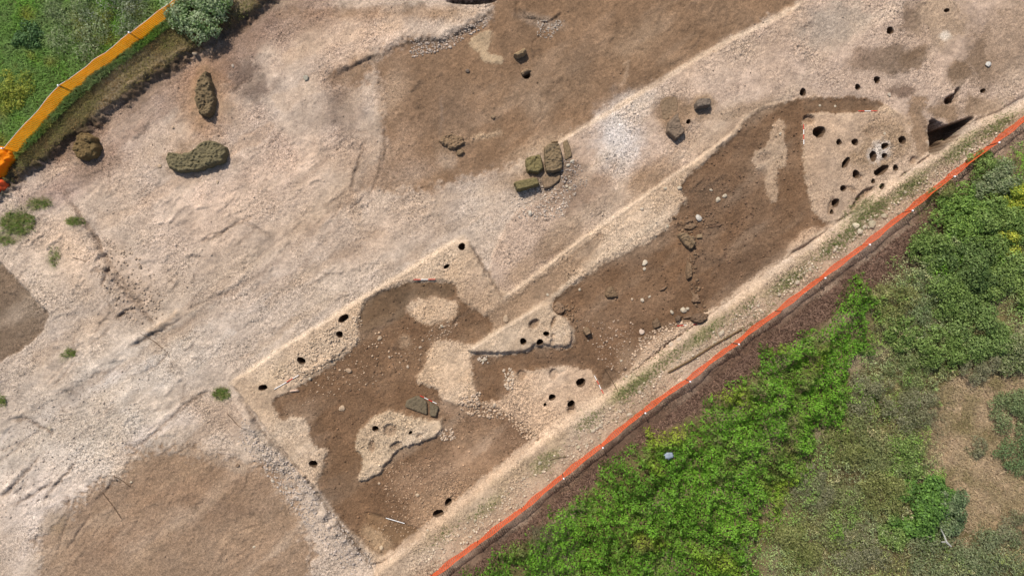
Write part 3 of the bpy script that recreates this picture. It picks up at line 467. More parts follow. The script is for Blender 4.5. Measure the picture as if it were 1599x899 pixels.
# soil spill: colours creep over each other at every edge
def wlook(A, du, dv):
    i = np.clip(np.searchsorted(XS, GU+du), 0, NX-1); j = np.clip(np.searchsorted(YS, GV+dv), 0, NY-1); return A[j, i]
du = 2.6*fbm(GU, GV, 7, 2, 401)+1.3*(RNG.random(GU.shape)-.5)*2; dv = 2.6*fbm(GU, GV, 7, 2, 402)+1.3*(RNG.random(GU.shape)-.5)*2
K = wlook(K, du, dv); G = wlook(G, du, dv)
def blur(A, n):
    for ax in (0, 1):
        P = np.concatenate([np.take(A, [0]*n, ax), A, np.take(A, [-1]*n, ax)], ax); c = np.cumsum(P, ax, dtype=np.float64); m = A.shape[ax]
        hi = np.take(c, np.arange(2*n, 2*n+m), ax); lo = np.concatenate([np.zeros_like(np.take(c, [0], ax)), np.take(c, np.arange(0, m-1), ax)], ax); A = ((hi-lo)/(2*n+1)).astype(np.float32)
    return A
KB = blur(blur(K, 6), 6); t = np.clip(.10+.5*fbm(GU, GV, 16, 3, 403), 0, .6)[..., None]; K = K*(1-t)+KB*t
for a, wd in [([(362, 597), (400, 571), (460, 531), (560, 469), (640, 419), (724, 368)], 3.0), ([(788, 464), (835, 430), (900, 378), (960, 338), (1040, 282), (1100, 240), (1140, 212)], 2.8), ([(862, 231), (890, 212), (960, 171), (1040, 120), (1130, 67), (1190, 40), (1245, 10)], 3.4), ([(740, 543), (780, 515), (845, 477)], 2.4)]:
    stroke(a, wd, .035, C(208, 184, 161), .85, nz=1.5, grav=.5)  # lips brightened again: their sunlight is painted over the blurred colours
G *= np.where(G > .7, np.clip(.66+1.15*fbm(GU, GV, 46, 4, 407), .12, 1.4), 1)
# relief on every scale
inn = (np.abs(GU) < 900) & (np.abs(GV) < 560)
Z += 0.03*fbm(GU, GV, 60, 3, 81)+0.013*fbm(GU, GV, 16, 3, 82)+.016*fbm(GU, GV, 6, 2, 88)*np.clip(G, .3, 1.4)
Z += np.where(inn, (0.009+0.028*np.clip(G, 0, 1.8))*(RNG.random(Z.shape).astype(np.float32)*2-1), 0)
lump = np.maximum(fbm(GU, GV, 4.2, 2, 94)-.12, 0)*np.clip(.5+1.2*fbm(GU, GV, 38, 3, 95), 0, 1.2); Z += .055*lump*np.clip(G, 0, 1.3); K *= (1+.35*lump*np.clip(G, 0, 1))[..., None]
rg = 1-np.abs(fbm(AU*.35, AV, 15, 3, 89)); Z += .022*(rg**3-.3)*np.clip(G, .2, 1)
cl = np.maximum(fbm(GU, GV, 5, 2, 83)-.1, 0); Z += 0.02*fbm(GU, GV, 5, 2, 90)*np.clip(1.1-G, 0, 1)+0.08*cl*np.clip(fbm(GU, GV, 40, 2, 84)+.35, 0, 1)*np.clip(1.2-G, 0.15, 1)
K *= (1+0.13*fbm(GU, GV, 9, 3, 85)+0.10*fbm(GU, GV, 30, 3, 86))[..., None]
tm = np.clip(1-G, 0, .8); K *= (1+tm*(.34*fbm(GU, GV, 12, 4, 91)+.2*fbm(GU, GV, 4, 2, 92)+.24*fbm(GU, GV, 45, 3, 93)))[..., None]
pk = (sst(120, -420, GU)*sst(40, 260, GV)*np.clip(G, 0, 1))[..., None]; K *= 1+pk*np.array([.035, -.01, -.005])
hue = fbm(GU, GV, 55, 3, 87); K[..., 0] *= 1+0.03*hue; K[..., 2] *= 1-0.04*hue
K = np.clip(K, 0.01, 0.9)

def samp(A, u, v):
    u = np.atleast_1d(np.asarray(u, float)); v = np.atleast_1d(np.asarray(v, float))
    i = np.clip(np.searchsorted(XS, u)-1, 0, NX-2); j = np.clip(np.searchsorted(YS, v)-1, 0, NY-2)
    fx = np.clip((u-XS[i])/(XS[i+1]-XS[i]), 0, 1); fy = np.clip((v-YS[j])/(YS[j+1]-YS[j]), 0, 1)
    if A.ndim == 3: fx = fx[:, None]; fy = fy[:, None]
    return (A[j, i]*(1-fx)+A[j, i+1]*fx)*(1-fy)+(A[j+1, i]*(1-fx)+A[j+1, i+1]*fx)*fy
def at(px, py, dz=0.0):
    """the point of the ground that stands at this place of the plan"""
    z = 0.0
    for _ in range(3):
        u, v = UV([(px, py)], z)[0]; z = float(samp(Z, u, v)[0])
    return Vector((u*S, v*S, z+dz))

# post holes: the sheet is opened and each hole gets a lining of its own
HOLES = [(410, 605, 6.3, 4.6, 10), (470, 563, 6.6, 5, -20), (530, 522, 5, 5, 0), (536, 497, 8.2, 4.8, 35), (721, 385, 5.2, 5.2, 0), (697, 416, 4.6, 2.8, 30), (489, 724, 6, 5.6, 0), (586, 669, 4.6, 4.4, 0), (641, 675, 3.6, 2.2, 40),
         (684, 801, 8, 5.5, 15), (700, 783, 4.5, 6.5, -25), (817, 533, 5, 4.8, 0), (853, 521, 4.5, 3.8, 0), (843, 534, 6.5, 5, 20), (907, 597, 7, 6.6, 0), (862, 620, 5, 5, 0), (851, 631.5, 4.3, 5.0, 0), (892, 631, 5.8, 5.8, 0),
         (1390, 48, 5.6, 5.2, 0), (1479, 16, 4.6, 2.8, 10), (1254, 144, 5, 5.6, 0), (1339, 136, 4.4, 4.2, 0), (1369, 125, 4.6, 5.4, -15), (1535, 142, 4.6, 3.4, 25), (1279, 206, 9.5, 7.5, 35), (1310, 222, 3.8, 4.6, 0), (1335, 222, 4.6, 5, 0),
         (1363, 244, 4.8, 8, -8), (1381, 228, 5.2, 4.4, 25), (1382, 243, 3.9, 4.2, 0), (1409, 219, 5.2, 6, 0), (1321, 254, 4.4, 8.2, -32), (1337, 272, 6.2, 6.8, 20), (1377, 266, 11, 5.6, 28), (1399, 262, 3.9, 4.5, 0), (1363.5, 283, 4.3, 5.4, 0), (1377, 291, 3.4, 4.7, -15), (1317, 294, 4.4, 4.6, 0),
         (1303, 317, 4.6, 6.5, -25), (1298, 331, 3.2, 4.6, -10), (1075, 190, 3.6, 3.2, 30), (822, 118, 6.5, 5, 20)]
HOLE_C = []; keep = np.ones((NY-1, NX-1), bool); exV, exK, exG, exF = [], [], [], []; base_n = NX*NY; nex = 0; linings = []
for hi, (px, py, a, b, rot) in enumerate(HOLES):
    f_ = 1.14 if (px > 1255 and 180 < py < 340) else 1.08; a *= f_; b *= f_
    p = at(px, py); uc, vc = p.x/S, p.y/S; zc = float(np.median(samp(Z, uc+np.cos(np.arange(8))*max(a, b)*1.3, vc+np.sin(np.arange(8))*max(a, b)*1.3)))
    cr, sr = math.cos(R(rot)), math.sin(R(rot)); free = False
    for _try in range(6):
        eu = math.hypot(a*cr, b*sr)*1.1+.7; ev = math.hypot(a*sr, b*cr)*1.1+.7
        i0 = np.searchsorted(XS, uc-eu)-1; i1 = np.searchsorted(XS, uc+eu); j0 = np.searchsorted(YS, vc-ev)-1; j1 = np.searchsorted(YS, vc+ev)
        if keep[j0:j1, i0:i1].all(): free = True; break
        a *= .86; b *= .86
    if not free: print('hole overlap', px, py); continue
    keep[j0:j1, i0:i1] = False
    loop = [(j0, i) for i in range(i0, i1)]+[(j, i1) for j in range(j0, j1)]+[(j1, i) for i in range(i1, i0, -1)]+[(j, i0) for j in range(j1, j0, -1)]
    n = len(loop); lu = np.array([XS[i] for j, i in loop]); lv = np.array([YS[j] for j, i in loop]); th = np.arctan2(lv-vc, lu-uc)
    tl = th-R(rot); rad = a*b/np.sqrt((b*np.cos(tl))**2+(a*np.sin(tl))**2)
    ph = random.uniform(0, 6); rad *= 1+0.06*np.sin(2*th+ph)+0.05*np.sin(3*th+ph*2)+0.03*np.sin(7*th+ph*3)
    ru = uc+rad*np.cos(th); rv = vc+rad*np.sin(th); rz = np.clip(samp(Z, ru, rv), zc-.06, zc+.06)
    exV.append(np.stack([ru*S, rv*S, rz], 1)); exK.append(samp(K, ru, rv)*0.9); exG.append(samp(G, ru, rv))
    L0 = np.array([j*NX+i for j, i in loop]); L1 = np.roll(L0, -1); r0 = base_n+nex+np.arange(n); r1 = np.roll(r0, -1)
    exF.append(np.stack([L0, L1, r1, r0], 1)); nex += n
    dep = 0.42+0.04*min(a, b)+random.uniform(-.04, .06)
    rings = [(1.0, 0.0), (.96, .1), (.84, .45), (.66, .85), (.4, 1.0)]; LV = []
    for q, (sc_, d_) in enumerate(rings):
        jit = 1+(0.05*RNG.standard_normal(n) if q > 0 else 0)
        LV.append(np.stack([(ru-uc)*sc_*jit*S, (rv-vc)*sc_*jit*S, rz-zc-dep*d_], 1))
    LV = np.concatenate(LV+[np.array([[0, 0, -dep]])]); LF = []; ar = np.arange(n); nx_ = np.roll(ar, -1)
    for q in range(len(rings)-1): LF.append(np.stack([q*n+ar, q*n+nx_, (q+1)*n+nx_, (q+1)*n+ar], 1))
    F = np.concatenate(LF); tri = np.stack([(len(rings)-1)*n+ar, (len(rings)-1)*n+nx_, np.full(n, len(LV)-1), np.full(n, len(LV)-1)], 1)
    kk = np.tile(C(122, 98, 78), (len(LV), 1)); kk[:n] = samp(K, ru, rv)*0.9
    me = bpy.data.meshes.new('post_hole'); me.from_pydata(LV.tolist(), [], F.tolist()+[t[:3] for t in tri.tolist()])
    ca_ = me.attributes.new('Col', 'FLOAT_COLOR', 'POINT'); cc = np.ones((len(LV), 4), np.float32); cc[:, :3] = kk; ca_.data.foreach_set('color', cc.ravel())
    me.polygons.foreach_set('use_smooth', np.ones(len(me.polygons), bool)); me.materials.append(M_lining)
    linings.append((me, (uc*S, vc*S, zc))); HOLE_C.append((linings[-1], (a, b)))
jj, ii = np.nonzero(keep); v0 = jj*NX+ii
F = np.concatenate([np.stack([v0, v0+1, v0+NX+1, v0+NX], 1)]+exF)
V = np.concatenate([np.stack([GU.ravel()*S, GV.ravel()*S, Z.ravel()], 1)]+exV)
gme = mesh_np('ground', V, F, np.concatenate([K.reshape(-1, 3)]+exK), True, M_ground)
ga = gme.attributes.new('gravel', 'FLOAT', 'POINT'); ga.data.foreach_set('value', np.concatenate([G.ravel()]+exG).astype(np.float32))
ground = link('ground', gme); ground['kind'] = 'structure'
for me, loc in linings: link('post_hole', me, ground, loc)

# ------------------------------------------------------------------ loose stones: gravel and rubble too many to count
def pts_in(poly, n, z=0.1):
    p = UV(poly, z); lo, hi = p.min(0), p.max(0); q = np.zeros((0, 2))
    while len(q) < n:
        c = lo+RNG.random((n*2, 2))*(hi-lo); q = np.concatenate([q, c[inside(c[:, 0], c[:, 1], p)]])
    return q[:n]
OV = np.array([(1, 0, 0), (-1, 0, 0), (0, 1, 0), (0, -1, 0), (0, 0, 1), (0, 0, -1)], float)
OF = np.array([(0, 2, 4), (2, 1, 4), (1, 3, 4), (3, 0, 4), (2, 0, 5), (1, 2, 5), (3, 1, 5), (0, 3, 5)])
bm = bmesh.new(); bmesh.ops.create_icosphere(bm, subdivisions=1, radius=1); IV = np.array([v.co[:] for v in bm.verts]); IF = np.array([[v.index for v in f.verts] for f in bm.faces]); bm.free()
def scatter_stones(name, uv, size, col, BV, BF, sink=.25, label=None):
    ok = np.ones(len(uv), bool)
    for (me, loc), (a, b) in HOLE_C: ok &= (uv[:, 0]-loc[0]/S)**2+(uv[:, 1]-loc[1]/S)**2 > (max(a, b)*1.15+1)**2
    uv, size, col = uv[ok], size[ok], col[ok]
    n = len(uv); k = len(BV); an = RNG.random(n)*6.28
    sx = size*(0.7+0.6*RNG.random(n)); sy = size*(0.7+0.6*RNG.random(n)); sz = size*(0.5+0.3*RNG.random(n))
    P = BV[None]*(1+0.25*(RNG.random((n, k, 3))-.5)); x = P[..., 0]*sx[:, None]; y = P[..., 1]*sy[:, None]; z = P[..., 2]*sz[:, None]
    c, s = np.cos(an)[:, None], np.sin(an)[:, None]; zg = samp(Z, uv[:, 0], uv[:, 1])
    Vv = np.stack([uv[:, :1]*S+x*c-y*s, uv[:, 1:]*S+x*s+y*c, zg[:, None]+z+(sz*(.5-sink))[:, None]], -1).reshape(-1, 3)
    Ff = (BF[None]+(np.arange(n)*k)[:, None, None]).reshape(-1, 3)
    o = link(name, mesh_np(name, Vv, Ff, np.repeat(col, k, 0), False, M_pebble)); o['kind'] = 'stuff'
    return tag(o, label, 'stones')
uv = np.stack([RNG.uniform(-800, 800, 90000), RNG.uniform(-450, 450, 90000)], 1)
g = samp(G, uv[:, 0], uv[:, 1]); uv = uv[RNG.random(len(uv)) < np.clip((g-.3)*.55, .05, .95)][:42000]
kc = samp(K, uv[:, 0], uv[:, 1]); lum = np.clip(0.95+0.38*RNG.standard_normal(len(uv)), .35, 2.0)
scatter_stones('gravel', uv, .014+.016*RNG.random(len(uv))**2+.02*(RNG.random(len(uv)) > .97), np.clip(kc*lum[:, None]*.9+.02, 0, .8), OV, OF, .2, 'loose pale gravel strewn over the stripped ground and trench floors')
rub = []
for poly, n, lo, hi, c in [([(600, 720), (720, 720), (760, 740), (700, 800), (650, 835), (600, 800)], 800, .015, .048, C(178, 148, 121)), ([(715, 634), (760, 626), (792, 640), (800, 656), (770, 652), (735, 650)], 210, .02, .085, C(188, 162, 138)), ([(790, 640), (830, 668), (846, 688), (818, 684), (796, 662)], 150, .025, .08, C(188, 160, 134)), ([(690, 640), (780, 660), (820, 690), (760, 700), (700, 680)], 160, .015, .04, C(170, 140, 114)),
        ([(430, 590), (470, 545), (540, 490), (565, 495), (562, 530), (520, 565), (470, 595)], 700, .025, .07, C(196, 172, 148)), ([(1000, 525), (1060, 500), (1085, 505), (1040, 540), (990, 590), (985, 560)], 420, .025, .08, C(190, 164, 140)),
        ([(160, 370), (200, 385), (260, 450), (250, 510), (200, 500), (150, 440)], 420, .018, .07, C(176, 154, 134)), ([(380, 650), (420, 690), (480, 750), (590, 885), (540, 899), (430, 760), (370, 690)], 1300, .022, .06, C(186, 170, 158)),
        ([(800, 300), (850, 290), (900, 300), (880, 340), (820, 345), (790, 330)], 500, .02, .06, C(198, 180, 164)), ([(870, 250), (900, 245), (920, 290), (880, 300)], 160, .02, .06, C(176, 160, 148)), ([(640, 60), (700, 55), (770, 20), (760, 40), (700, 75), (640, 90)], 420, .02, .065, C(180, 162, 148)),
        ([(560, 520), (640, 510), (660, 560), (600, 600), (470, 640), (480, 600)], 170, .02, .06, C(184, 156, 130)), ([(690, 500), (720, 490), (700, 540), (650, 530)], 90, .02, .055, C(184, 158, 134)), ([(900, 500), (990, 500), (985, 590), (940, 570)], 150, .02, .055, C(186, 160, 138)), ([(682, 672), (705, 668), (712, 684), (690, 690)], 60, .04, .075, C(196, 172, 150)),
        ([(716, 620), (750, 612), (748, 632), (716, 632)], 60, .04, .08, C(196, 172, 150)), ([(745, 558), (765, 555), (765, 568), (748, 568)], 14, .04, .085, C(205, 188, 172)), ([(785, 575), (805, 575), (802, 605), (790, 610)], 50, .035, .09, C(198, 176, 154)), ([(820, 285), (842, 280), (850, 300), (815, 310)], 60, .02, .05, C(196, 178, 162)),
        ([(1060, 290), (1160, 260), (1180, 330), (1150, 430), (1060, 380)], 300, .018, .06, C(116, 91, 73)), ([(1060, 355), (1085, 360), (1090, 400), (1088, 440), (1100, 470), (1108, 496), (1088, 490), (1076, 450), (1072, 400)], 110, .03, .11, C(126, 102, 80)), ([(870, 470), (900, 480), (905, 520), (890, 500)], 50, .03, .09, C(128, 103, 81)), ([(1040, 340), (1110, 330), (1130, 355), (1060, 365)], 60, .03, .09, C(122, 98, 77)), ([(575, 800), (665, 828), (640, 850), (590, 840)], 60, .02, .05, C(186, 158, 130)), ([(0, 640), (120, 600), (250, 560), (160, 720), (0, 820)], 700, .018, .05, C(188, 170, 156)), ([(835, 30), (885, 30), (860, 60), (840, 55)], 160, .02, .05, C(180, 164, 150))]:
    q = pts_in(poly, n); s = lo+(hi-lo)*RNG.random(n)**2.2; rub.append((q, s, c*np.clip(1+.16*RNG.standard_normal((n, 1)), .55, 1.5)))
q = np.stack([RNG.uniform(-800, 700, 16000), RNG.uniform(-450, 450, 16000)], 1); gq = samp(G, q[:, 0], q[:, 1]); zq = samp(Z, q[:, 0], q[:, 1]); q = q[(RNG.random(16000) < np.clip((gq-.55)*1.1+.5*fbm(q[:, 0], q[:, 1], 40, 3, 440), .02, 1)) & (zq < .4)][:6500]
kq = samp(K, q[:, 0], q[:, 1]); rub.append((q, .018+.04*RNG.random(len(q))**3.5, kq*np.clip(1.05+.25*RNG.standard_normal((len(q), 1)), .5, 1.8)))
q = pts_in(B1, 1500)
rub.append((q, .015+.042*RNG.random(1500)**3, samp(K, q[:, 0], q[:, 1])*np.clip(1.2+.35*RNG.standard_normal((1500, 1)), .7, 2.2)))
q = pts_in(B2, 1500)
rub.append((q, .015+.045*RNG.random(1500)**3, samp(K, q[:, 0], q[:, 1])*np.clip(1.1+.3*RNG.standard_normal((1500, 1)), .6, 2.2)))
# verge cobbles
q = pts_in([(640, 880), (1000, 600), (1300, 380), (1580, 180), (1580, 200), (1300, 410), (1000, 630), (690, 890)], 1500, .45); rub.append((q, .02+.05*RNG.random(1500)**3, C(196, 178, 156)*np.clip(1+.16*RNG.standard_normal((1500, 1)), .55, 1.4)))
scatter_stones('rubble', np.concatenate([r[0] for r in rub]), np.concatenate([r[1] for r in rub]), np.clip(np.concatenate([r[2] for r in rub]), .02, .8), IV, IF, .2, 'small broken stones spread in patches over the trench floor')

# ------------------------------------------------------------------ single stones
rock_meshes = []
for k in range(7):
    bm = bmesh.new(); bmesh.ops.create_icosphere(bm, subdivisions=2, radius=1); r = np.random.default_rng(100+k); d1 = r.standard_normal((5, 3)); d1 /= np.linalg.norm(d1, axis=1)[:, None]; cut = r.uniform(.55, .85, 5)
    for v in bm.verts:
        c = np.array(v.co[:])
        for q in range(5):
            t = c @ d1[q]
            if t > cut[q]: c = c-d1[q]*(t-cut[q])*.85
        c *= 1+.05*r.standard_normal(); v.co = c
    me = bpy.data.meshes.new('rock'); bm.to_mesh(me); bm.free(); me.materials.append(M_stone); rock_meshes.append(me)
def rock(px, py, rp, label, group=None, col=(214, 200, 182), asp=.8, rot=None, hgt=.6, name='stone', dz=0.0):
    o = bpy.data.objects.new(name, rock_meshes[random.randrange(7)]); COL.objects.link(o)
    r = rp*S*.86; p = at(px, py); o.location = (p.x, p.y, p.z+r*hgt*.35+dz); o.scale = (r, r*asp, r*hgt)
    o.rotation_euler = (0, 0, R(rot if rot is not None else random.uniform(0, 360))); o.color = (*C(*col), 1)
    return tag(o, label, 'stone', group)
WH = (198, 182, 160); GB = (186, 172, 146)
ROCKS = [
 (1413, 300, 3.5, 'small pale stone in green weeds near upper end of verge', GB), (1380, 338, 6.5, 'smooth grey oval boulder at upper end of the verge stones', GB), (1361, 350, 8, 'largest round grey boulder on the verge beside the net', GB), (1350, 355, 4.5, 'white pebble left of the round grey boulder', WH), (1356, 356, 3.5, 'small white stone touching the round grey boulder', WH),
 (1342, 362, 6.5, 'big lumpy white stone below the grey boulders', WH), (1336, 352, 7, 'flat cream stone above the lumpy white stone', (214, 200, 172)), (1332, 374, 3.8, 'white stone between the grass tufts below grey boulders', WH), (1303, 391, 4.4, 'white stone of a touching pair on the verge', WH), (1306, 386, 3.8, 'smaller upper stone of the touching pair on verge', WH),
 (1265, 420, 3.6, 'largest white stone in a short row on the verge', WH), (1270, 416, 3, 'upper end stone of short white row on the verge', WH), (1260, 423, 2.8, 'third stone of the short white row on verge', WH), (1256, 426, 2.6, 'lower end stone of short white row on verge', WH), (1245, 441, 4.6, 'lone cream stone between the row and the fence', WH), (1238, 440, 2.6, 'tiny white stone beside the lone cream stone', WH), (1217, 460, 4, 'flat white stone close to the orange net midway', WH),
 (1184, 477, 3.4, 'white stone on the verge above the other of two', WH), (1190, 487, 3.8, 'white stone on the verge nearest the net of two', WH), (1126, 520, 6.5, 'flat white slab stone beside the long wooden pole', WH), (1117, 534, 3, 'small white stone touching the long wooden pole', WH), (983, 647, 5.2, 'angular white stone pressed against the orange net', WH), (938, 664, 4.6, 'right stone in a chain of three white stones', WH), (932, 668, 4.6, 'middle stone in a chain of three white stones', WH), (926, 672, 5.2, 'left stone in a chain of three white stones', WH),
 (924, 689, 3.4, 'small cream stone below the chain of three stones', WH), (916, 696, 3.6, 'white stone near the net below the chain', WH), (903, 698, 4.2, 'greyish upright stone on the verge below the chain', GB), (843, 722, 4, 'pale stone on the lower verge in weeds', WH), (742, 812, 4, 'grey stone on the lowest verge near a tuft', GB), (999, 612, 3.6, 'narrow white stone standing on the mid verge', WH), (1476, 268, 3.4, 'white stone on the upper verge near the deep pit', WH), (1511, 245, 3, 'tiny white stone on the upper verge by the net', WH),
 (1007, 410, 6.4, 'upright cream cobble on the brown trench floor', (214, 198, 176)), (1006, 420, 3.6, 'small flat stone below the upright cream cobble', (206, 188, 166)), (1003, 468, 4.6, 'cream stone with a shadow near trench centre', (210, 192, 170)), (1014, 463, 3, 'little white stone right of a cream stone, trench centre', WH), (987, 467, 3, 'faint small stone left of a cream stone, trench centre', (190, 166, 142)), (1049, 487, 4.6, 'white stone left of the lower wall blocks', WH), (1067, 484, 6, 'double white lump above the lower wall blocks', WH), (1073, 482, 4, 'white lump right of the double lump', WH),
 (1002, 518, 5.6, 'pinkish pale stone by the stony patch edge', (214, 190, 172)), (1048, 538, 6, 'cream stone half buried in the bright cut', (214, 192, 170)), (1060, 530, 5, 'flat cream stone on top of the bright cut', (214, 192, 170)),
 (1061, 294, 5.4, 'white angular stone at the pale strip end', WH), (1121, 312, 5.2, 'lower of two flat white discs on brown soil', WH), (1131, 306, 5, 'upper of two flat white discs on brown soil', WH), (1091, 340, 7, 'big bright white boulder beside the wall stub', (206, 196, 184)), (1110, 297, 3.4, 'small white stone above the two flat discs', WH), (1039, 294, 3.6, 'white stone on the edge of the pale strip', WH), (1042, 353, 3.6, 'white upright stone at the dark ledge corner', WH), (1002, 326, 4, 'cream stone lying on the pale strip', (208, 188, 166)),
 (893, 252, 4.4, 'upper white cobble beside the tuff block group', (206, 194, 176)), (887, 258, 3.8, 'white cobble just below another by the tuff blocks', (206, 194, 176)), (828, 333, 5.4, 'round white cobble in rubble below tuff blocks', (206, 194, 178)), (885, 291, 3.2, 'left of two white pebbles below the tuff group', WH), (890, 294, 3.2, 'right of two white pebbles below the tuff group', WH), (806, 293, 3.2, 'white stone at the corner of the greenish tuff block', WH), (889, 276, 2.6, 'tiny white stone right of the tuff slab', WH),
 (534, 637, 6.5, 'tan flat stone lying in the left trench floor', (200, 172, 144)), (790, 498, 7.6, 'smooth flat tan slab stone above the central platform', (192, 166, 140)), (690, 509, 3.6, 'round cream stone below the pale island', WH), (637, 572, 3.4, 'upright cream stone on left trench floor', (206, 182, 158)), (608, 557, 2.8, 'small cream stone near left trench centre', (200, 176, 152)), (545, 578, 6, 'tan broken stone among crumbs, left trench', (186, 158, 132)), (484, 591, 3.6, 'white stone near the white rod end', WH), (593, 528, 5, 'flat tan stone near the dark ditch fill', (196, 170, 144)), (656, 542, 3.2, 'small stone beside the pale central spur', (200, 176, 152)), (652, 772, 4, 'cream stone alone on lower trench floor', (206, 180, 152)), (596, 854, 4.6, 'cream cobble in the lowest trench corner', (206, 182, 154)), (668, 827, 3, 'cream stone at the dark fill end', WH), (592, 754, 3, 'tan stone below the holed platform', (196, 170, 144)),
 (478, 122, 5.6, 'angular grey stone casting a shadow on gravel', (176, 168, 152)), (770, 183, 4.6, 'brown angular clod alone on the upper soil', (146, 122, 98)), (730, 111, 4, 'dark grey rounded stone on the upper soil', (120, 104, 92)), (308, 87, 4.6, 'pale oval stone below the grey shrub', (176, 158, 138)), (364, 103, 3.8, 'pale square stone right of the shrub', (190, 172, 156)), (249, 260, 4, 'round stone at left tip of the long mound', (206, 178, 150)), (340, 284, 3.4, 'small stone below the long mound', (204, 178, 152)), (270, 199, 3, 'small stone above the long mound', (200, 174, 148)), (92, 272, 3, 'small round stone by the track ripples', (190, 166, 150)),
 (397, 853, 3.4, 'white pebble on the scraped brown floor', WH), (426, 750, 4.2, 'cream stone at the scraped floor corner', (206, 190, 172)), (447, 761, 3.6, 'cream stone right of the scraped floor corner', (206, 190, 172)), (371, 726, 3.8, 'brown stone at upper rim of scraped floor', (150, 124, 102)), (410, 727, 3, 'dark stone between gravel and scraped floor', (140, 116, 96)), (78, 668, 4, 'white stone by the broken rut, far left', WH), (205, 752, 3, 'tiny white stone on upper scraped floor', WH),
 (1543, 101, 6.4, 'bright white plaster lump on dark soil, upper right', (214, 208, 200)), (1218, 209, 3.4, 'white stone on the narrow pale island', WH), (1388, 148, 4, 'pale flat stone by the dark patch, upper right', (206, 188, 168)), (1381, 209, 3.2, 'white stone above the cluster of pits', WH), (1304, 166, 2.6, 'white pebble on the brown strip, right of two', WH), (1280, 165, 2.4, 'white pebble on the brown strip, left of two', WH), (970, 563, 3, 'white stone on right of the lower platform', WH), (978, 587, 3, 'white stone near the thin root', WH), (976, 576, 4, 'dark clod right of the lower platform', (110, 90, 74)),
 (754, 562, 3.4, 'left of two white stones under the platform edge', WH), (759, 561, 3.2, 'right of two white stones under the platform edge', WH), (793, 606, 4.4, 'cream cobble at corner of the lower platform', (210, 188, 166)), (772, 632, 4.6, 'cream cobble in rubble left of the lower platform', (200, 178, 156)), (765, 640, 4, 'tan cobble in rubble left of the lower platform', (190, 166, 144)), (855, 460, 3, 'white stone beside brown lumps in upper strip', WH), (905, 452, 3, 'white stone at the pale strip tip', WH), (300, 12, 0, '', WH)]
for r_ in ROCKS:
    if r_[2] > 0: rock(r_[0], r_[1], r_[2], r_[3], 'single stones lying about the dig', r_[4], asp=random.uniform(.65, .95), hgt=random.uniform(.45, .7))

# ------------------------------------------------------------------ tuff blocks, wall stubs and baulks left standing
def prism(name, poly, zb, h, label, cat, col=(122, 106, 80), group=None, rough=.02, dome=0.0, mat=None, parent=None, tilt=(0, 0), inset=1.2, fine=2.0):
    """rough-hewn block whose plan is poly (photo pixels at its top): steep broken sides, uneven top"""
    g0 = at(*np.mean(poly, 0)); z0 = g0.z+zb; p = UV(poly, z0+h); sd_ = int(poly[0][0]*13+poly[0][1]*7) % 991
    q = []
    for k in range(len(p)):
        a, b = p[k], p[(k+1) % len(p)]; q += [a*.88+b*.12, a*.12+b*.88]
    p = np.array(q); sp = np.ptp(p, axis=0).max(); stp = .62 if sp < 18 else .8
    xs = np.arange(p[:, 0].min()-2.5, p[:, 0].max()+2.5, stp); ys = np.arange(p[:, 1].min()-2.5, p[:, 1].max()+2.5, stp); u, v = np.meshgrid(xs, ys)
    d = sdist(u, v, p)+(2.6*fbm(u, v, 9, 3, sd_+8) if dome else 0)+rough*22*fbm(u, v, 6, 3, sd_)+rough*10*fbm(u, v, 2.2, 1, sd_+1); e = rough*14
    cr = np.abs(fbm(u, v, 9, 2, sd_+5)); crack = np.exp(-(cr/.05)**2)*min(rough*2.2, .06)*(d > 1.5)
    top = h+dome*np.clip(d/(sp*.3), 0, 1)+rough*2.6*fbm(u, v, 8, 3, sd_+2)+rough*1.6*fbm(u, v, 2.6, 2, sd_+3)-crack
    m = .8*sst(-.55, .45+e, d)+.2*sst(.2, 1.8+2*e, d)
    zz = -.14+(top+.14)*m; ok = d > -1.6; idx = -np.ones(u.shape, int); idx[ok] = np.arange(ok.sum())
    c = p.mean(0); Vv = np.stack([(u[ok]-c[0])*S, (v[ok]-c[1])*S, zz[ok]], 1)
    f = ok[:-1, :-1] & ok[1:, :-1] & ok[:-1, 1:] & ok[1:, 1:]
    Ff = np.stack([idx[:-1, :-1][f], idx[:-1, 1:][f], idx[1:, 1:][f], idx[1:, :-1][f]], 1)
    me = mesh_np(name, Vv, Ff, None, True, mat or M_tuff); o = link(name, me, parent, (c[0]*S, c[1]*S, z0)); o.color = (*C(*col), 1)
    if label: tag(o, label, cat, group)
    return o
OL = (122, 110, 76); TF = (132, 113, 88); GT = (122, 108, 96)
prism('earth_mound', [(311, 112), (322, 112), (328, 125), (332, 150), (330, 172), (326, 181), (308, 178), (303, 160), (305, 130)], -.05, .42, 'upright oblong brown earth mound left standing on gravel', 'mound', (120, 103, 78), rough=.045, dome=.04)
prism('earth_mound', [(257, 245), (262, 238), (280, 238), (300, 234), (310, 220), (335, 219), (348, 226), (352, 240), (345, 252), (325, 260), (300, 266), (275, 268), (262, 262)], -.05, .38, 'long lying olive earth mound with cracked top', 'mound', (118, 108, 82), rough=.04, dome=.02)
prism('earth_mound', [(112, 232), (118, 212), (130, 205), (145, 214), (151, 228), (146, 244), (132, 250), (118, 246)], -.05, .42, 'lumpy brown earth mound near the orange net end', 'mound', (118, 98, 66), rough=.045, dome=.1)
prism('earth_clod', [(122, 210), (132, 207), (142, 214), (140, 221), (126, 220)], .38, .16, 'rounded clod on top of the lumpy earth mound', 'clod', (128, 106, 72), rough=.03, dome=.05)
prism('tuff_block', [(801, 283), (838, 275), (844, 288), (808, 298)], 0, .44, 'greenish squared tuff block at lower left of the block group', 'block', OL, rough=.015)
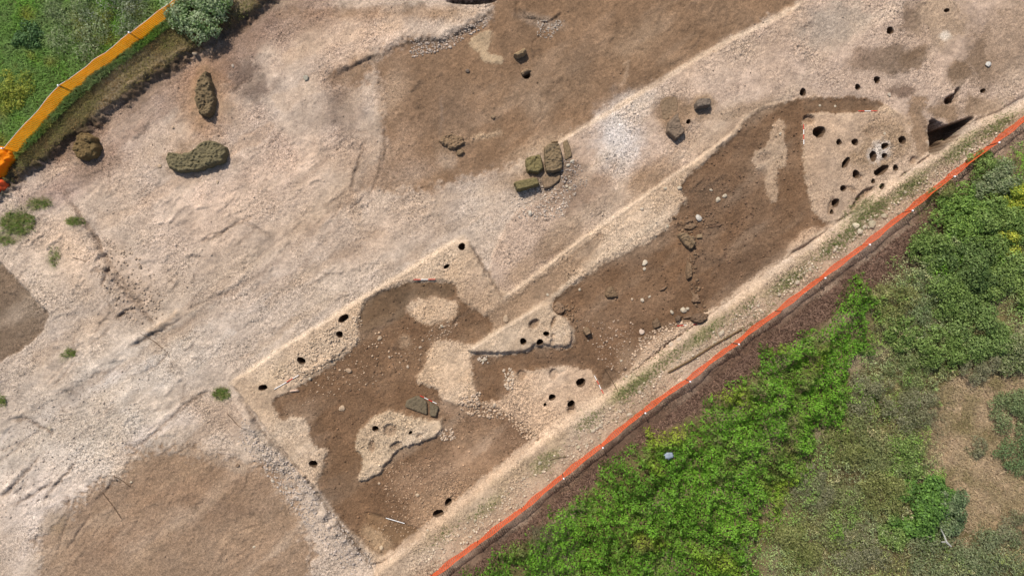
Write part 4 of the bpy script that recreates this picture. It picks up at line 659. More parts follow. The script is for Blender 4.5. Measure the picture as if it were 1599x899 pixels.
prism('tuff_block', [(820, 245), (844, 239), (850, 262), (840, 271), (822, 268)], 0, .34, 'olive tuff block at upper left of the block group', 'block', OL, rough=.03)
prism('tuff_block', [(849, 229), (857, 223), (874, 221), (879, 244), (879, 263), (866, 269), (852, 268)], 0, .42, 'tall eroded tuff block in middle of the block group', 'block', TF, rough=.035)
prism('tuff_slab', [(879, 221), (886, 217), (891, 228), (894, 244), (882, 252)], 0, .1, 'low upright slab at right of the block group', 'slab', TF, rough=.012)
prism('tuff_slab', [(845, 275), (876, 268), (875, 281), (860, 293), (849, 295)], 0, .1, 'low flat slab at lower right of the block group', 'slab', (138, 116, 94), rough=.012)
prism('tuff_slab', [(862, 219), (871, 219), (871, 223), (862, 223)], .2, .1, 'small flat chip above the tallest tuff block', 'slab', (150, 126, 100), rough=.01)
prism('tuff_block', [(1087, 160), (1093, 152), (1110, 152), (1113, 158), (1110, 165), (1100, 166), (1089, 169)], 0, .42, 'isolated dark grey tuff block on bare brown soil', 'block', GT, rough=.015)
prism('tuff_block', [(1044, 190), (1052, 182), (1060, 174), (1063, 190), (1072, 204), (1064, 212), (1056, 218), (1050, 212), (1042, 206)], 0, .38, 'wedge shaped grey tuff block on a sunken slab', 'block', (128, 110, 94), rough=.02)
prism('tuff_slab', [(1029, 150), (1058, 149), (1060, 172), (1050, 182), (1040, 190), (1034, 186)], -.02, .06, 'sunken flat slab behind the wedge shaped block', 'slab', (136, 114, 92), rough=.012)
prism('tuff_slab', [(631, 636), (634, 625), (652, 617), (667, 626), (668, 649), (650, 643)], 0, .15, 'larger cracked grey slab beside the holed platform', 'slab', (112, 99, 80), rough=.012)
prism('tuff_slab', [(670, 627), (686, 636), (681, 652), (670, 650)], 0, .16, 'smaller grey slab under the red and white rod', 'slab', (112, 99, 80), rough=.012)
prism('stone_block', [(862, 478), (870, 470), (880, 474), (884, 484), (876, 492), (866, 488)], 0, .22, 'brown lumpy block at tip of the central platform', 'block', (140, 114, 92), rough=.03)
prism('stone_block', [(911, 517), (914, 512), (919, 511), (923, 515), (924, 521), (915, 525)], 0, .42, 'upright hollow-topped brown stone block on trench floor', 'block', (136, 112, 88), rough=.01)
prism('stone_block', [(944, 460), (950, 448), (956, 446), (960, 453), (965, 458), (966, 464), (948, 466)], 0, .2, 'brown triangular block at right trench left side', 'block', (126, 103, 80), rough=.02)
prism('stone_block', [(1018, 503), (1027, 495), (1032, 503), (1034, 509), (1022, 514)], 0, .2, 'small brown triangular block above the stony patch', 'block', (118, 96, 76), rough=.02)
prism('stone_ledge', [(1030, 452), (1036, 448), (1044, 446), (1038, 453), (1031, 455)], 0, .14, 'thin curved brown ledge at trench centre', 'ledge', (128, 103, 82), rough=.01)
prism('wall_stub', [(1058, 366), (1066, 362), (1074, 363), (1078, 367), (1085, 368), (1088, 382), (1080, 390), (1070, 384)], 0, .3, 'crumbled brown wall stub at upper end of wall line', 'wall', (134, 112, 88), rough=.035)
prism('flat_tile', [(1088, 366), (1097, 365), (1098, 372), (1088, 373)], .02, .08, 'small rectangular tan tile beside the wall stub', 'tile', (146, 124, 98), rough=.002, inset=.4, fine=9)
prism('wall_stub', [(1075, 408), (1081, 410), (1083, 432), (1074, 437), (1072, 425)], 0, .26, 'narrow brown wall stub in middle of wall line', 'wall', (132, 108, 85), rough=.025)
prism('wall_stub', [(1080, 470), (1090, 456), (1096, 472), (1084, 473)], 0, .16, 'low brown wall remnant above the lower blocks', 'wall', (136, 110, 88), rough=.025)
prism('stone_block', [(1055, 497), (1060, 491), (1066, 494), (1063, 501), (1057, 503)], 0, .24, 'dark block left of the lower red rod', 'block', (112, 92, 75), rough=.03)
prism('stone_block', [(1082, 494), (1092, 489), (1106, 490), (1106, 498), (1096, 505), (1086, 504), (1080, 500)], 0, .26, 'big dark lumpy block right of the lower red rod', 'block', (116, 94, 76), rough=.03)
prism('stone_slab', [(1066, 495), (1080, 491), (1082, 497), (1068, 498)], 0, .12, 'low slab between the two dark lower blocks', 'slab', (124, 100, 80), rough=.02)
prism('tuff_block', [(801, 83), (812, 77), (820, 72), (823, 78), (818, 84), (808, 88)], 0, .45, 'pointed tan block at edge of the upper soil hole', 'block', (166, 140, 108), rough=.02)
prism('earth_clod', [(812, 113), (818, 107), (827, 106), (830, 110), (822, 113), (816, 117)], 0, .12, 'crescent clod over the round hole, upper soil', 'clod', (150, 124, 98), rough=.015)
prism('earth_clod', [(684, 219), (694, 209), (710, 208), (724, 212), (726, 222), (718, 230), (705, 234), (692, 228)], 0, .13, 'broad low clod heap on the upper soil sheet', 'clod', (138, 114, 90), rough=.045, dome=.04)
prism('earth_clod', [(712, 234), (722, 231), (726, 238), (720, 244), (713, 241)], 0, .12, 'small clod at foot of broad clod heap', 'clod', (132, 110, 86), rough=.02, dome=.03)
prism('flat_board', [(451, 609), (464, 607), (467, 611), (452, 613)], .02, .05, 'pinkish splinter of board on left trench floor', 'board', (206, 176, 156), rough=.004)
prism('rock_slab', [(1100, 350), (1118, 346), (1130, 350), (1124, 356), (1108, 356)], 0, .08, 'low brown soil slab right of the white boulder', 'slab', (112, 88, 70), rough=.03)
prism('rock_slab', [(1070, 350), (1082, 347), (1090, 352), (1080, 360), (1068, 358)], 0, .1, 'brown soil slab left below the white boulder', 'slab', (130, 106, 84), rough=.03)

# ------------------------------------------------------------------ tubes: rods, poles, twigs
def tube(name, pts, rad, mat, parent=None, sides=6, col=None):
    pts = [Vector(p) for p in pts]; o0 = pts[0].copy(); bm = bmesh.new(); prev = None
    rads = rad if isinstance(rad, (list, tuple)) else [rad]*len(pts)
    for k, p in enumerate(pts):
        t = (pts[min(k+1, len(pts)-1)]-pts[max(k-1, 0)]).normalized(); s = t.orthogonal().normalized() if abs(t.z) > .95 else t.cross(Vector((0, 0, 1))).normalized(); q = s.cross(t)
        rg = [bm.verts.new(p-o0+(s*math.cos(a)+q*math.sin(a))*rads[k]) for a in [2*math.pi*i/sides for i in range(sides)]]
        if prev:
            for i in range(sides): bm.faces.new((prev[i], prev[(i+1) % sides], rg[(i+1) % sides], rg[i]))
        else: bm.faces.new(rg[::-1])
        prev = rg
    bm.faces.new(prev); bmesh.ops.recalc_face_normals(bm, faces=bm.faces); me = bpy.data.meshes.new(name); bm.to_mesh(me); bm.free(); me.materials.append(mat)
    o = link(name, me, parent); o.location = o0-(parent.location if parent is not None else Vector())
    if col: o.color = (*C(*col), 1)
    return o
def rod(a, b, seq, label, r=.016):
    A = at(*a); B = at(*b); zz = max(A.z, B.z)
    A.z = max(A.z, zz-.06)+.05; B.z = max(B.z, zz-.06)+.05
    root = empty('ranging_rod', A); tag(root, label, 'surveying rod', 'red and white surveying rods laid in the dig')
    n = len(seq)
    for k, c in enumerate(seq): tube('red_band' if c == 'r' else 'white_band', [A.lerp(B, k/n), A.lerp(B, (k+1)/n)], r, M_red if c == 'r' else M_white, root, 8)
    for e, d in ((A, (A-B).normalized()), (B, (B-A).normalized())): tube('tip', [e, e+d*.04], [r*.9, r*.3], M_post, root, 8)
rod((429, 607), (467, 585), 'wwrw', 'mostly white rod along edge of left stony platform')
rod((646, 436.5), (680, 436), 'rwr', 'red and white rod above the dark ditch fill')
rod((656, 617), (682, 629.5), 'rwrw', 'red and white rod lying on the grey slabs')
rod((603, 807.5), (632, 816), 'www', 'thin white rod at the lower trench corner')
rod((928, 586), (942, 614), 'wrwr', 'white and red rod at right edge of lower platform')
rod((1339, 174), (1369, 174), 'rwr', 'red and white rod along top of pit platform')
rod((1254, 195), (1254.5, 226), 'rwrw', 'red and white rod along left side of pit platform')
rod((1057, 508.5), (1087, 506), 'rwr', 'red rod in front of dark lower wall blocks')
A = at(1043, 581, .06); B = at(1158, 513, .08)
po = tube('wooden_pole', [A, A.lerp(B, .3)+Vector((0, -.04, .01)), A.lerp(B, .6)+Vector((0, .03, .02)), B], [.042, .046, .04, .032], M_wood, None, 8, (112, 92, 66)); tag(po, 'long weathered wooden pole lying along the verge', 'pole')
def twig(pts, r, label, col=(110, 88, 70), cat='twig'):
    o = tube('twig', [at(x, y, .03) for x, y in pts], r, M_wood, None, 5, col); tag(o, label, cat)
twig([(944, 575), (952, 588), (958, 598), (965, 611)], .016, 'thin dark root across soil right of lower platform', (96, 76, 58))
twig([(114, 402), (126, 405), (134, 408)], .014, 'short brown twig on the left pale gravel')
twig([(160, 768), (176, 788), (190, 809)], .014, 'long thin stick on left edge of scraped floor')
twig([(178, 742), (192, 750), (204, 760)], .016, 'short stick above left edge of scraped floor')
twig([(220, 520), (240, 532), (262, 550)], .014, 'thin stick below the broken rubble ledge')
twig([(355, 645), (372, 664), (384, 672)], .012, 'thin stick near the small green tuft')
twig([(858, 718), (870, 714), (884, 712)], .02, 'bent stick lying among stones on lower verge', (120, 104, 80))

# ------------------------------------------------------------------ orange net fences
def net_fence(name, caps, hgt, mat, label, cap_ids, lean, bulge, sh=.075, sv=.10, rope=False):
    tops = []
    for (x, y) in caps:
        g0 = at(x, y); u, v = UV([(x, y)], g0.z+hgt)[0]; z = float(samp(Z, u, v)[0]); tops.append(Vector((u*S, v*S, z)))
    root = empty(name, tops[0]); tag(root, label, 'fence')
    for k, b in enumerate(tops):
        p = tube('post', [b+Vector((0, 0, -.1)), b+Vector((0, 0, hgt+.06))], .022, M_post, root, 6)
        if k in cap_ids:
            cp = tube('cap', [b+Vector((0, 0, hgt+.04)), b+Vector((0, 0, hgt+.11))], [.036, .032], M_cap, root, 8); cp.parent = p; cp.location = cp.location-p.location
    r = np.random.default_rng(3)
    for a, b in zip(tops[:-1], tops[1:]):
        L = (b-a).length; dirv = (b-a)/L; nrm = Vector((-dirv.y, dirv.x, 0)); sg = (.02 if rope else .05)+.05*r.random(); bl = bulge*(.3+r.random()); ph = r.random()*6
        def pt(s, t):
            f = s/L; z0 = float(samp(Z, (a.x+dirv.x*s)/S, (a.y+dirv.y*s)/S)[0])
            top = hgt-sg*math.sin(math.pi*f)*1.6+.02*math.sin(s*3+ph); off = (bl*math.sin(math.pi*f)*math.sin(math.pi*min(t*.9, 1))+lean*(1-t)*math.sin(math.pi*f)+.03*math.sin(s*4.1+ph)*math.sin(2.5*t+s))
            q = a+dirv*s+nrm*off; return Vector((q.x, q.y, z0+.02+(top-.02)*t))
        ns = max(2, int(L/sv)); nh = max(2, int(hgt/sh)); ss = np.linspace(0, L, ns+1); ts = np.linspace(0, 1, nh+1)
        grid = [[pt(s, t) for t in ts] for s in ss]; Vv, Ff = [], []
        def ribbon(p, q, e):
            k = len(Vv); Vv.extend([p-e, p+e, q+e, q-e]); Ff.append((k, k+1, k+2, k+3))
        for i in range(ns+1):
            for j in range(nh): ribbon(grid[i][j], grid[i][j+1], dirv*sv*(.19 if rope else .12))
        for j in range(nh+1):
            wd = sh*(.2 if rope else .15) if 0 < j < nh else .024
            for i in range(ns):
                e = Vector((nrm.x*.2, nrm.y*.2, 1)).normalized()*wd; off = nrm*.004
                ribbon(grid[i][j]+off, grid[i+1][j]+off, e)
        if rope: tube('rope', [pt(s, 1.03) for s in np.linspace(0, L, 9)], .008, M_white, root, 5)
        base = root.location; me = bpy.data.meshes.new('net_panel'); me.from_pydata([tuple(v-base) for v in Vv], [], Ff); me.materials.append(mat); link('net_panel', me, root)
    return root
RC = [(1622, 172), (1559, 223), (1489, 276), (1424, 329), (1357, 382), (1288, 434), (1220, 486), (1153, 537), (1077, 595), (1007, 644), (941, 698), (880, 746), (815, 800), (745, 852), (672, 906), (610, 955)]
net_fence('safety_fence', RC, .72, M_net_red, 'long orange red plastic net fence between dig and brambles', {1, 2, 3, 4, 5, 7, 8, 9, 10, 11}, -.05, .02)
LC = [(4, 232), (92, 134), (203, 52), (296, -22), (380, -90)]
net_fence('safety_fence', LC, 0.95, M_net_amber, 'amber orange plastic net fence crossing the grass, upper left', {0, 1, 2}, .02, .02, sh=.08, sv=.085, rope=True)
def crumple(name, poly, h, mat, label, cat, seed, amp=.12, zb=.02):
    p = UV(poly, .5); lo, hi = p.min(0), p.max(0); st_ = 1.6; xs = np.arange(lo[0], hi[0], st_); ys = np.arange(lo[1], hi[1], st_)
    idx = {}; Vv = []; Ff = []
    for j, y in enumerate(ys):
        for i, x in enumerate(xs):
            d = float(sdist(np.array([x]), np.array([y]), p)[0])
            if d > -.8:
                n = float(fbm(np.array([x]), np.array([y]), 5, 3, seed)[0]); idx[i, j] = len(Vv)
                Vv.append((x*S, y*S, float(samp(Z, x, y)[0])+zb+h*min(max(d, 0)/4, 1)*(.6+.4*n)+amp*n*.5))
    for (i, j), k in idx.items():
        if (i+1, j) in idx and (i, j+1) in idx and (i+1, j+1) in idx: Ff.append((k, idx[i+1, j], idx[i+1, j+1], idx[i, j+1]))
    c = np.mean(Vv, 0); me = bpy.data.meshes.new(name); me.from_pydata([tuple(np.array(v)-c) for v in Vv], [], Ff); me.materials.append(mat)
    me.polygons.foreach_set('use_smooth', np.ones(len(Ff), bool)); o = link(name, me, None, tuple(c)); md = o.modifiers.new('thickness', 'SOLIDIFY'); md.thickness = .015
    return tag(o, label, cat)
crumple('bundled_net', [(-30, 225), (8, 228), (22, 232), (25, 248), (14, 262), (6, 276), (-30, 285)], .5, M_net_amber, 'gathered heap of amber netting at end of the fence', 'netting', 4, .2)
crumple('bundled_net', [(-30, 278), (2, 279), (9, 287), (3, 297), (-30, 300)], .25, M_net_red, 'small folded red orange net scrap at left edge', 'netting', 5, .1)
crumple('plastic_sheet', [(1030, 702), (1036, 697), (1043, 698), (1045, 706), (1038, 710), (1032, 708)], .1, M_plastic, 'crumpled pale blue grey plastic scrap on the brambles', 'plastic scrap', 6, .1, .85)

# ------------------------------------------------------------------ vegetation
def leaf_arrays(P, Nn, size, asp, bend=.25):
    n = len(P); Nn = Nn/(np.linalg.norm(Nn, axis=1)[:, None]+1e-9); r = RNG.standard_normal((n, 3)); T = r-Nn*np.sum(r*Nn, 1)[:, None]; T /= np.linalg.norm(T, axis=1)[:, None]+1e-9; B = np.cross(Nn, T)
    s = size[:, None]; a = P-T*s; b = P+B*s*asp+Nn*s*bend*.5; c = P+T*s; d = P-B*s*asp+Nn*s*bend*.5
    return np.stack([a, b, c, d], 1).reshape(-1, 3), np.arange(n*4).reshape(-1, 4)
def grad(f, u, v, e=1.5): return (f(u+e, v)-f(u-e, v))/(2*e*S), (f(u, v+e)-f(u, v-e))/(2*e*S)
def canopy(name, poly, n, hfun, colfun, size, asp, label, cat, z=.9, nz=14, depth=.16, edge=14, jit=.55, mat=None, extra=None, fade=2.0):
    p = UV(poly, z); lo, hi = p.min(0)-nz, p.max(0)+nz; u = RNG.uniform(lo[0], hi[0], n); v = RNG.uniform(lo[1], hi[1], n)
    d = sdist(u, v, p)+nz*fbm(u, v, 24, 3, 301)
    k = d > RNG.exponential(fade, n)-1; u, v, d = u[k], v[k], d[k]
    e = np.clip(d/edge, .12, 1)**.6
    if extra is not None:
        kk = RNG.random(len(u)) < extra(u, v); u, v, d, e = u[kk], v[kk], d[kk], e[kk]
    h = hfun(u, v); gx, gy = grad(hfun, u, v); dp = RNG.exponential(depth, len(u))
    zz = samp(Z, u, v)+np.maximum(h*e-dp, .02); Nn = np.stack([-gx, -gy, np.ones(len(u))], 1)+jit*RNG.standard_normal((len(u), 3))
    Vv, Ff = leaf_arrays(np.stack([u*S, v*S, zz], 1), Nn, size*(.6+.8*RNG.random(len(u))), asp)
    o = link(name, mesh_np(name, Vv, Ff, np.repeat(colfun(u, v, dp), 4, 0), False, mat or M_leaf)); o['kind'] = 'stuff'; tag(o, label, cat); return o
def mixc(a, b, t): t = np.clip(t, 0, 1)[:, None]; return a*(1-t)+b*t
LG = lin((120, 166, 52)); DG = lin((84, 124, 34)); YG = lin((176, 178, 62)); GG = lin((138, 148, 108)); OG = lin((118, 126, 66)); DRY = lin((178, 156, 124)); BG = lin((96, 120, 84))
# bright green bramble thicket
BRAM = [(700, 960), (735, 895), (790, 850), (860, 800), (920, 765), (945, 735), (1005, 690), (1075, 648), (1120, 615), (1165, 582), (1195, 545), (1245, 525), (1300, 500), (1320, 455), (1345, 432), (1372, 455), (1368, 500), (1350, 560), (1330, 620), (1290, 680), (1262, 730), (1240, 790), (1205, 830), (1180, 870), (1160, 960)]
hb = lambda u, v: .65+.4*fbm(u, v, 34, 2, 310)+.70*fbm(u, v, 13, 2, 311)
def cb(u, v, dp):
    c = mixc(DG, LG, .55+.6*fbm(u, v, 40, 3, 312)+.22*RNG.standard_normal(len(u))); t = np.clip(fbm(u, v, 26, 3, 313)-.12, 0, 1)*1.8; c = mixc(c, OG*.9, t); c = mixc(c, YG, np.clip(fbm(u, v, 60, 2, 319)-.42, 0, 1)*1.4)
    return c*np.clip(1+.2*RNG.standard_normal((len(u), 1)), .6, 1.6)*.92
gap = lambda u, v: np.clip(.93-np.clip(fbm(u, v, 34, 3, 314)-.38, 0, 1)*4.5, .1, 1)
canopy('bramble_thicket', BRAM, 330000, hb, cb, .047, .6, 'bright green bramble thicket filling the slope below the red net', 'brambles', z=1.0, nz=26, depth=.2, extra=gap, fade=9.0)
# mixed weeds and grey shrubs over the rest of the slope
UND = [(1100, 960), (1160, 835), (1215, 790), (1235, 730), (1265, 680), (1305, 620), (1325, 560), (1350, 500), (1350, 440), (1440, 392), (1455, 340), (1520, 285), (1600, 225), (1760, 120), (1760, 560), (1600, 560), (1510, 580), (1462, 620), (1458, 700), (1488, 780), (1500, 845), (1600, 860), (1760, 860), (1760, 1000)]
hu = lambda u, v: .38+.3*fbm(u, v, 40, 2, 320)+.42*fbm(u, v, 11, 2, 321)
def cu(u, v, dp):
    q = fbm(u, v, 45, 3, 322); up = np.clip((v+20)/160, 0, 1)*np.clip((u-560)/120, 0, 1)
    fr = np.clip(.9-sdist(u, v, UV(BRAM, 1.0))/-60, 0, 1)
    c = mixc(OG, GG, .5+.9*q+.2*RNG.standard_normal(len(u))); c = mixc(c, DRY, np.clip(fbm(u, v, 26, 3, 323)-.05, 0, 1)*1.3*(1-up)); c = mixc(c, LG*.85, up*(.6+.9*fbm(u, v, 20, 2, 324))+np.clip(fbm(u, v, 30, 3, 325)-.1, 0, 1)*1.6)
    c = mixc(c, LG*.75, fr*(.55+.8*fbm(u, v, 15, 2, 327)))
    return c*np.clip(1+.2*RNG.standard_normal((len(u), 1)), .55, 1.5)*1.5
canopy('undergrowth', UND, 380000, hu, cu, .044, .34, 'mixed olive and grey weeds on the slope right of the brambles', 'undergrowth', z=.8, nz=34, depth=.12, jit=.8, fade=10.0, extra=lambda u, v: np.clip(.9-np.clip(fbm(u, v, 30, 3, 326)-.25, 0, 1)*3, .2, 1))
def blades(name, uv, hgt, wid, col, label, cat, lean=.6, mat=None, dirn=None):
    n = len(uv); z = samp(Z, uv[:, 0], uv[:, 1]); B = np.stack([uv[:, 0]*S, uv[:, 1]*S, z-.01], 1); an = RNG.random(n)*6.283
    if dirn is not None: an = dirn+.8*RNG.standard_normal(n)
    D = np.stack([np.cos(an), np.sin(an), np.zeros(n)], 1); l = (hgt*(.5+.8*RNG.random(n)))[:, None]; le = (lean*(.3+1.1*RNG.random(n)))[:, None]; W = np.stack([-np.sin(an), np.cos(an), np.zeros(n)], 1)*(wid*(.6+.8*RNG.random(n)))[:, None]
    up = np.array([[0, 0, 1.0]]); m = B+D*l*le*.35+up*l*.6; t = B+D*l*le+up*l*np.maximum(1-.45*le, .15)
    Vv = np.stack([B-W, B+W, m+W*.8, m-W*.8, t], 1).reshape(-1, 3); k = np.arange(n)[:, None]*5
    Ff = np.concatenate([k+np.array([[0, 1, 2]]), k+np.array([[0, 2, 3]]), k+np.array([[3, 2, 4]])])
    o = link(name, mesh_np(name, Vv, Ff, np.repeat(col, 5, 0), False, mat or M_blade)); o['kind'] = 'stuff'; return tag(o, label, cat)
# dry meadow
q = pts_in([(1430, 640), (1490, 590), (1560, 555), (1700, 545), (1700, 880), (1560, 880), (1480, 850), (1440, 760)], 60000, .6)
cd = mixc(lin((206, 180, 148)), lin((150, 136, 96)), .5+.8*fbm(q[:, 0], q[:, 1], 25, 3, 330))*np.clip(1+.2*RNG.standard_normal((len(q), 1)), .5, 1.5)*.85
kx = RNG.random(len(q)) < np.clip(.65+1.0*fbm(q[:, 0], q[:, 1], 22, 3, 331), .1, 1)
blades('dry_grass', q[kx], .16, .012, cd[kx], 'straw coloured dry grass clearing at lower right', 'grass', 1.3)
# straw stems threaded through the brambles and the weeds
q = np.concatenate([pts_in([(830, 830), (880, 815), (900, 850), (880, 899), (840, 899)], 1500, 1.0), pts_in([(1240, 700), (1330, 640), (1450, 560), (1480, 640), (1470, 720), (1300, 899), (1200, 899)], 2600, .8), pts_in([(1330, 470), (1440, 400), (1460, 520), (1370, 580)], 900, .8), pts_in([(1360, 850), (1560, 850), (1590, 899), (1340, 899)], 700, .8)])
blades('dry_stems', q, .5, .008, mixc(DRY*.75, GG*.7, RNG.random(len(q)))*.8, 'bleached dry stems standing among the slope weeds', 'grass', .9)
# litter strip behind the net: short dead stems
q = pts_in([(690, 925), (800, 835), (1000, 680), (1160, 560), (1290, 458), (1430, 350), (1475, 330), (1440, 400), (1330, 478), (1250, 520), (1180, 585), (1080, 645), (1000, 695), (900, 775), (800, 860), (720, 925)], 15000, .5)
blades('leaf_litter', q, .12, .016, mixc(lin((176, 142, 120)), lin((78, 56, 46)), RNG.random(len(q))**1.0)*.72, 'reddish brown dead stems and litter behind the red net', 'leaf litter', 1.6)
# verge tufts
q = []
for (x, y, rx, ry, n) in [(1350, 330, 30, 12, 1100), (1372, 322, 20, 10, 700), (1420, 292, 36, 10, 900), (1500, 232, 40, 9, 900), (1560, 195, 30, 8, 700), (1000, 592, 26, 8, 600), (975, 612, 20, 8, 500), (920, 655, 24, 8, 450), (850, 722, 26, 10, 350), (690, 838, 30, 8, 200), (760, 790, 26, 8, 250), (1100, 520, 36, 8, 700), (1040, 560, 30, 8, 700), (1160, 480, 30, 8, 300), (1230, 440, 36, 8, 700), (1300, 385, 30, 10, 900), (1330, 360, 24, 10, 800), (1440, 320, 30, 10, 600), (1000, 640, 60, 10, 200), (1180, 500, 60, 8, 300)]:
    c = UV([(x, y)], .45)[0]; n = int(n*.55); a = RNG.standard_normal((n, 2))*np.array([rx*1.2, ry*1.5])*.5; ct, s_ = math.cos(R(37)), math.sin(R(37)); q.append(c+np.stack([a[:, 0]*ct-a[:, 1]*s_, a[:, 0]*s_+a[:, 1]*ct], 1))
q = np.concatenate(q); blades('verge_grass', q, .11, .011, mixc(lin((120, 142, 70)), lin((160, 150, 104)), .4+.35*RNG.standard_normal(len(q)))*.62, 'sparse green grass tufts on the verge before the red net', 'grass', 1.0)
# small tufts on the left gravel
for (x, y, rx, ry, n, lb) in [(28, 348, 24, 17, 2600, 'large green grass patch at left edge of the gravel'), (62, 318, 18, 8, 500, 'yellowish thin grass above the large left patch'), (118, 345, 13, 6, 600, 'green tuft on the rubble step, left'), (85, 400, 9, 14, 260, 'thin grey green tuft on the left pale gravel'), (108, 552, 12, 6, 320, 'green tuft beside the left rut'), (2, 626, 8, 8, 320, 'green tuft at the left edge, lower'), (346, 615, 12, 8, 800, 'dense green tuft at left corner of the trench'), (8, 376, 14, 6, 300, 'thin grass fringe below the large left patch'), (310, 300, 0, 0, 0, '')]:
    if n:
        c = UV([(x, y)], .1)[0]; a = RNG.standard_normal((n, 2)); a *= np.minimum(1, 1.5/(np.linalg.norm(a, axis=1)[:, None]+1e-6))**.6; a = a[np.linalg.norm(a, axis=1) < 1.9+.5*fbm(a[:, 0]*6, a[:, 1]*6, 3, 2, int(x))]; a = a[RNG.random(len(a)) < np.clip(.5+1.1*fbm(a[:, 0]*rx, a[:, 1]*rx, 7, 3, int(x)+3), .05, .9)]; q = c+a*np.array([rx, ry])*.62
        o = blades('grass_tuft', q, .17, .011, mixc(lin((104, 136, 56)), lin((150, 144, 90)), 0.4+.45*RNG.standard_normal(len(q)))*.75, lb, 'grass', .9); del o['kind']; o['group'] = 'grass tufts growing on the left gravel'
# meadow upper left
GRS = [(-60, -60), (-60, 300), (0, 296), (36, 262), (72, 236), (130, 188), (200, 140), (262, 96), (325, 58), (385, 20), (420, -10), (450, -60)]
q = pts_in(GRS, 76000, .5); d = sdist(q[:, 0], q[:, 1], UV([(-60, -60), (-60, 280), (0, 268), (60, 214), (120, 152), (200, 90), (275, 34), (310, -60)], .5))
q1 = fbm(q[:, 0], q[:, 1], 40, 3, 340); c = mixc(lin((112, 152, 62)), lin((128, 142, 96)), .35+.9*q1); c = mixc(c, lin((150, 142, 60)), np.clip(fbm(q[:, 0], q[:, 1], 30, 2, 341)-.2, 0, 1)*1.5); dryk = d < 0
c[dryk] = mixc(lin((136, 112, 74)), lin((112, 124, 62)), .15+.9*fbm(q[dryk, 0], q[dryk, 1], 20, 3, 342)); kk = (~dryk) | (RNG.random(len(q)) < .45)
hq = np.where(dryk, .10, .22+.10*q1+.10*fbm(q[:, 0], q[:, 1], 12, 2, 343))
blades('meadow_grass', q[kk], np.clip(hq[kk], .06, .5), .011, (c*np.clip(1+.22*RNG.standard_normal((len(q), 1)), .5, 1.6)*1.05)[kk], 'tall green meadow grass behind the amber net, upper left', 'grass', .8)

def shrub(px, py, rp, hgt, n, c1, c2, label, cat='shrub', size=.05, asp=.5, lobes=18, flat=1.0, name='shrub', group=None, jit=.7):
    zg = at(px, py).z; u, v = UV([(px, py)], zg+hgt*.6)[0]; zg = float(samp(Z, u, v)[0]); root = empty(name, (u*S, v*S, zg)); tag(root, label, cat, group)
    lobes = max(lobes, 16)+6; r = rp*S*1.15; seed = int(px+py*3); rr = np.random.default_rng(seed); LC_ = []
    for k in range(lobes):
        a = rr.random()*6.283; q = math.sqrt(rr.random())*.85; LC_.append((math.cos(a)*q*r*(.8+.4*math.sin(a*2+seed)**2), math.sin(a)*q*r*flat, hgt*(.2+.55*rr.random()*(1.05-q)), r*(.17+.22*rr.random())))
    P, Nn = [], []; tot = sum(l[3]**2 for l in LC_)
    for (x, y, z, lr) in LC_:
        m = int(n*lr**2/tot); d = rr.standard_normal((m, 3)); d /= np.linalg.norm(d, axis=1)[:, None]; d[:, 2] = np.abs(d[:, 2])*rr.choice([1, 1, 1, -.4], m)
        ra = lr*(1-.45*rr.random(m)**1.6)*(1+.28*fbm(d[:, 0]*10+x*9, d[:, 1]*10+d[:, 2]*7+y*9, 4, 2, seed)); q = d*ra[:, None]; q[:, 2] *= .75; q += np.array([x, y, z]); q[:, 2] = np.maximum(q[:, 2], .03); P.append(q); Nn.append(d+np.array([0, 0, .5]))
    P = np.concatenate(P); Nn = np.concatenate(Nn)+jit*rr.standard_normal((len(P), 3)); t = .5+.35*rr.standard_normal(len(P))+.5*fbm(P[:, 0]*40, P[:, 1]*40, 14, 2, seed+1)
    cc = mixc(lin(c1), lin(c2), t)*np.clip(1+.2*rr.standard_normal((len(P), 1)), .5, 1.5)*1.05
    Vv, Ff = leaf_arrays(P, Nn, size*(.6+.8*rr.random(len(P))), asp); link('foliage', mesh_np('foliage', Vv, Ff, np.repeat(cc, 4, 0), False, M_leaf), root)
    for k, (x, y, z, lr) in enumerate(LC_[:5]): tube('stem', [root.location+Vector((x*.08, y*.08, -.05)), root.location+Vector((x*.45, y*.45, z*.55)), root.location+Vector((x, y, z))], [.035, .025, .01], M_wood, root, 5, (110, 92, 72))
    return root
shrub(305, 12, 42, 1.3, 9000, (164, 176, 136), (100, 128, 66), 'grey green leafy shrub beside top of amber net', size=.055, lobes=12)
shrub(125, 40, 46, .45, 4500, (150, 156, 118), (112, 132, 80), 'grey low bushes in the upper left meadow', size=.05, asp=.3, lobes=14)
shrub(185, 12, 44, .6, 4000, (150, 154, 130), (104, 120, 80), 'grey low bush at the top edge of meadow', size=.05, asp=.3)
shrub(20, 140, 30, .5, 3000, (170, 170, 70), (112, 130, 50), 'yellowish weed clump at left edge of meadow', size=.045, asp=.35)
shrub(40, 58, 22, .5, 1800, (96, 124, 74), (62, 92, 48), 'small dark green weed clump, upper left meadow', size=.05)
shrub(1448, 795, 44, 1.1, 9000, (104, 138, 60), (78, 108, 50), 'green leafy shrub at lower right, left half of pair', size=.06, asp=.6, lobes=10)
shrub(1482, 800, 36, 1.3, 7000, (126, 138, 100), (84, 104, 66), 'blue green leafy shrub touching the green one', size=.055, asp=.45, lobes=9)
shrub(1592, 640, 40, .8, 6500, (134, 144, 100), (104, 120, 74), 'dense grey green cushion bush at right edge', size=.04, asp=.4, lobes=10)
shrub(1592, 712, 30, .6, 3000, (120, 138, 92), (90, 110, 66), 'second cushion bush below the dense one', size=.042, asp=.4)
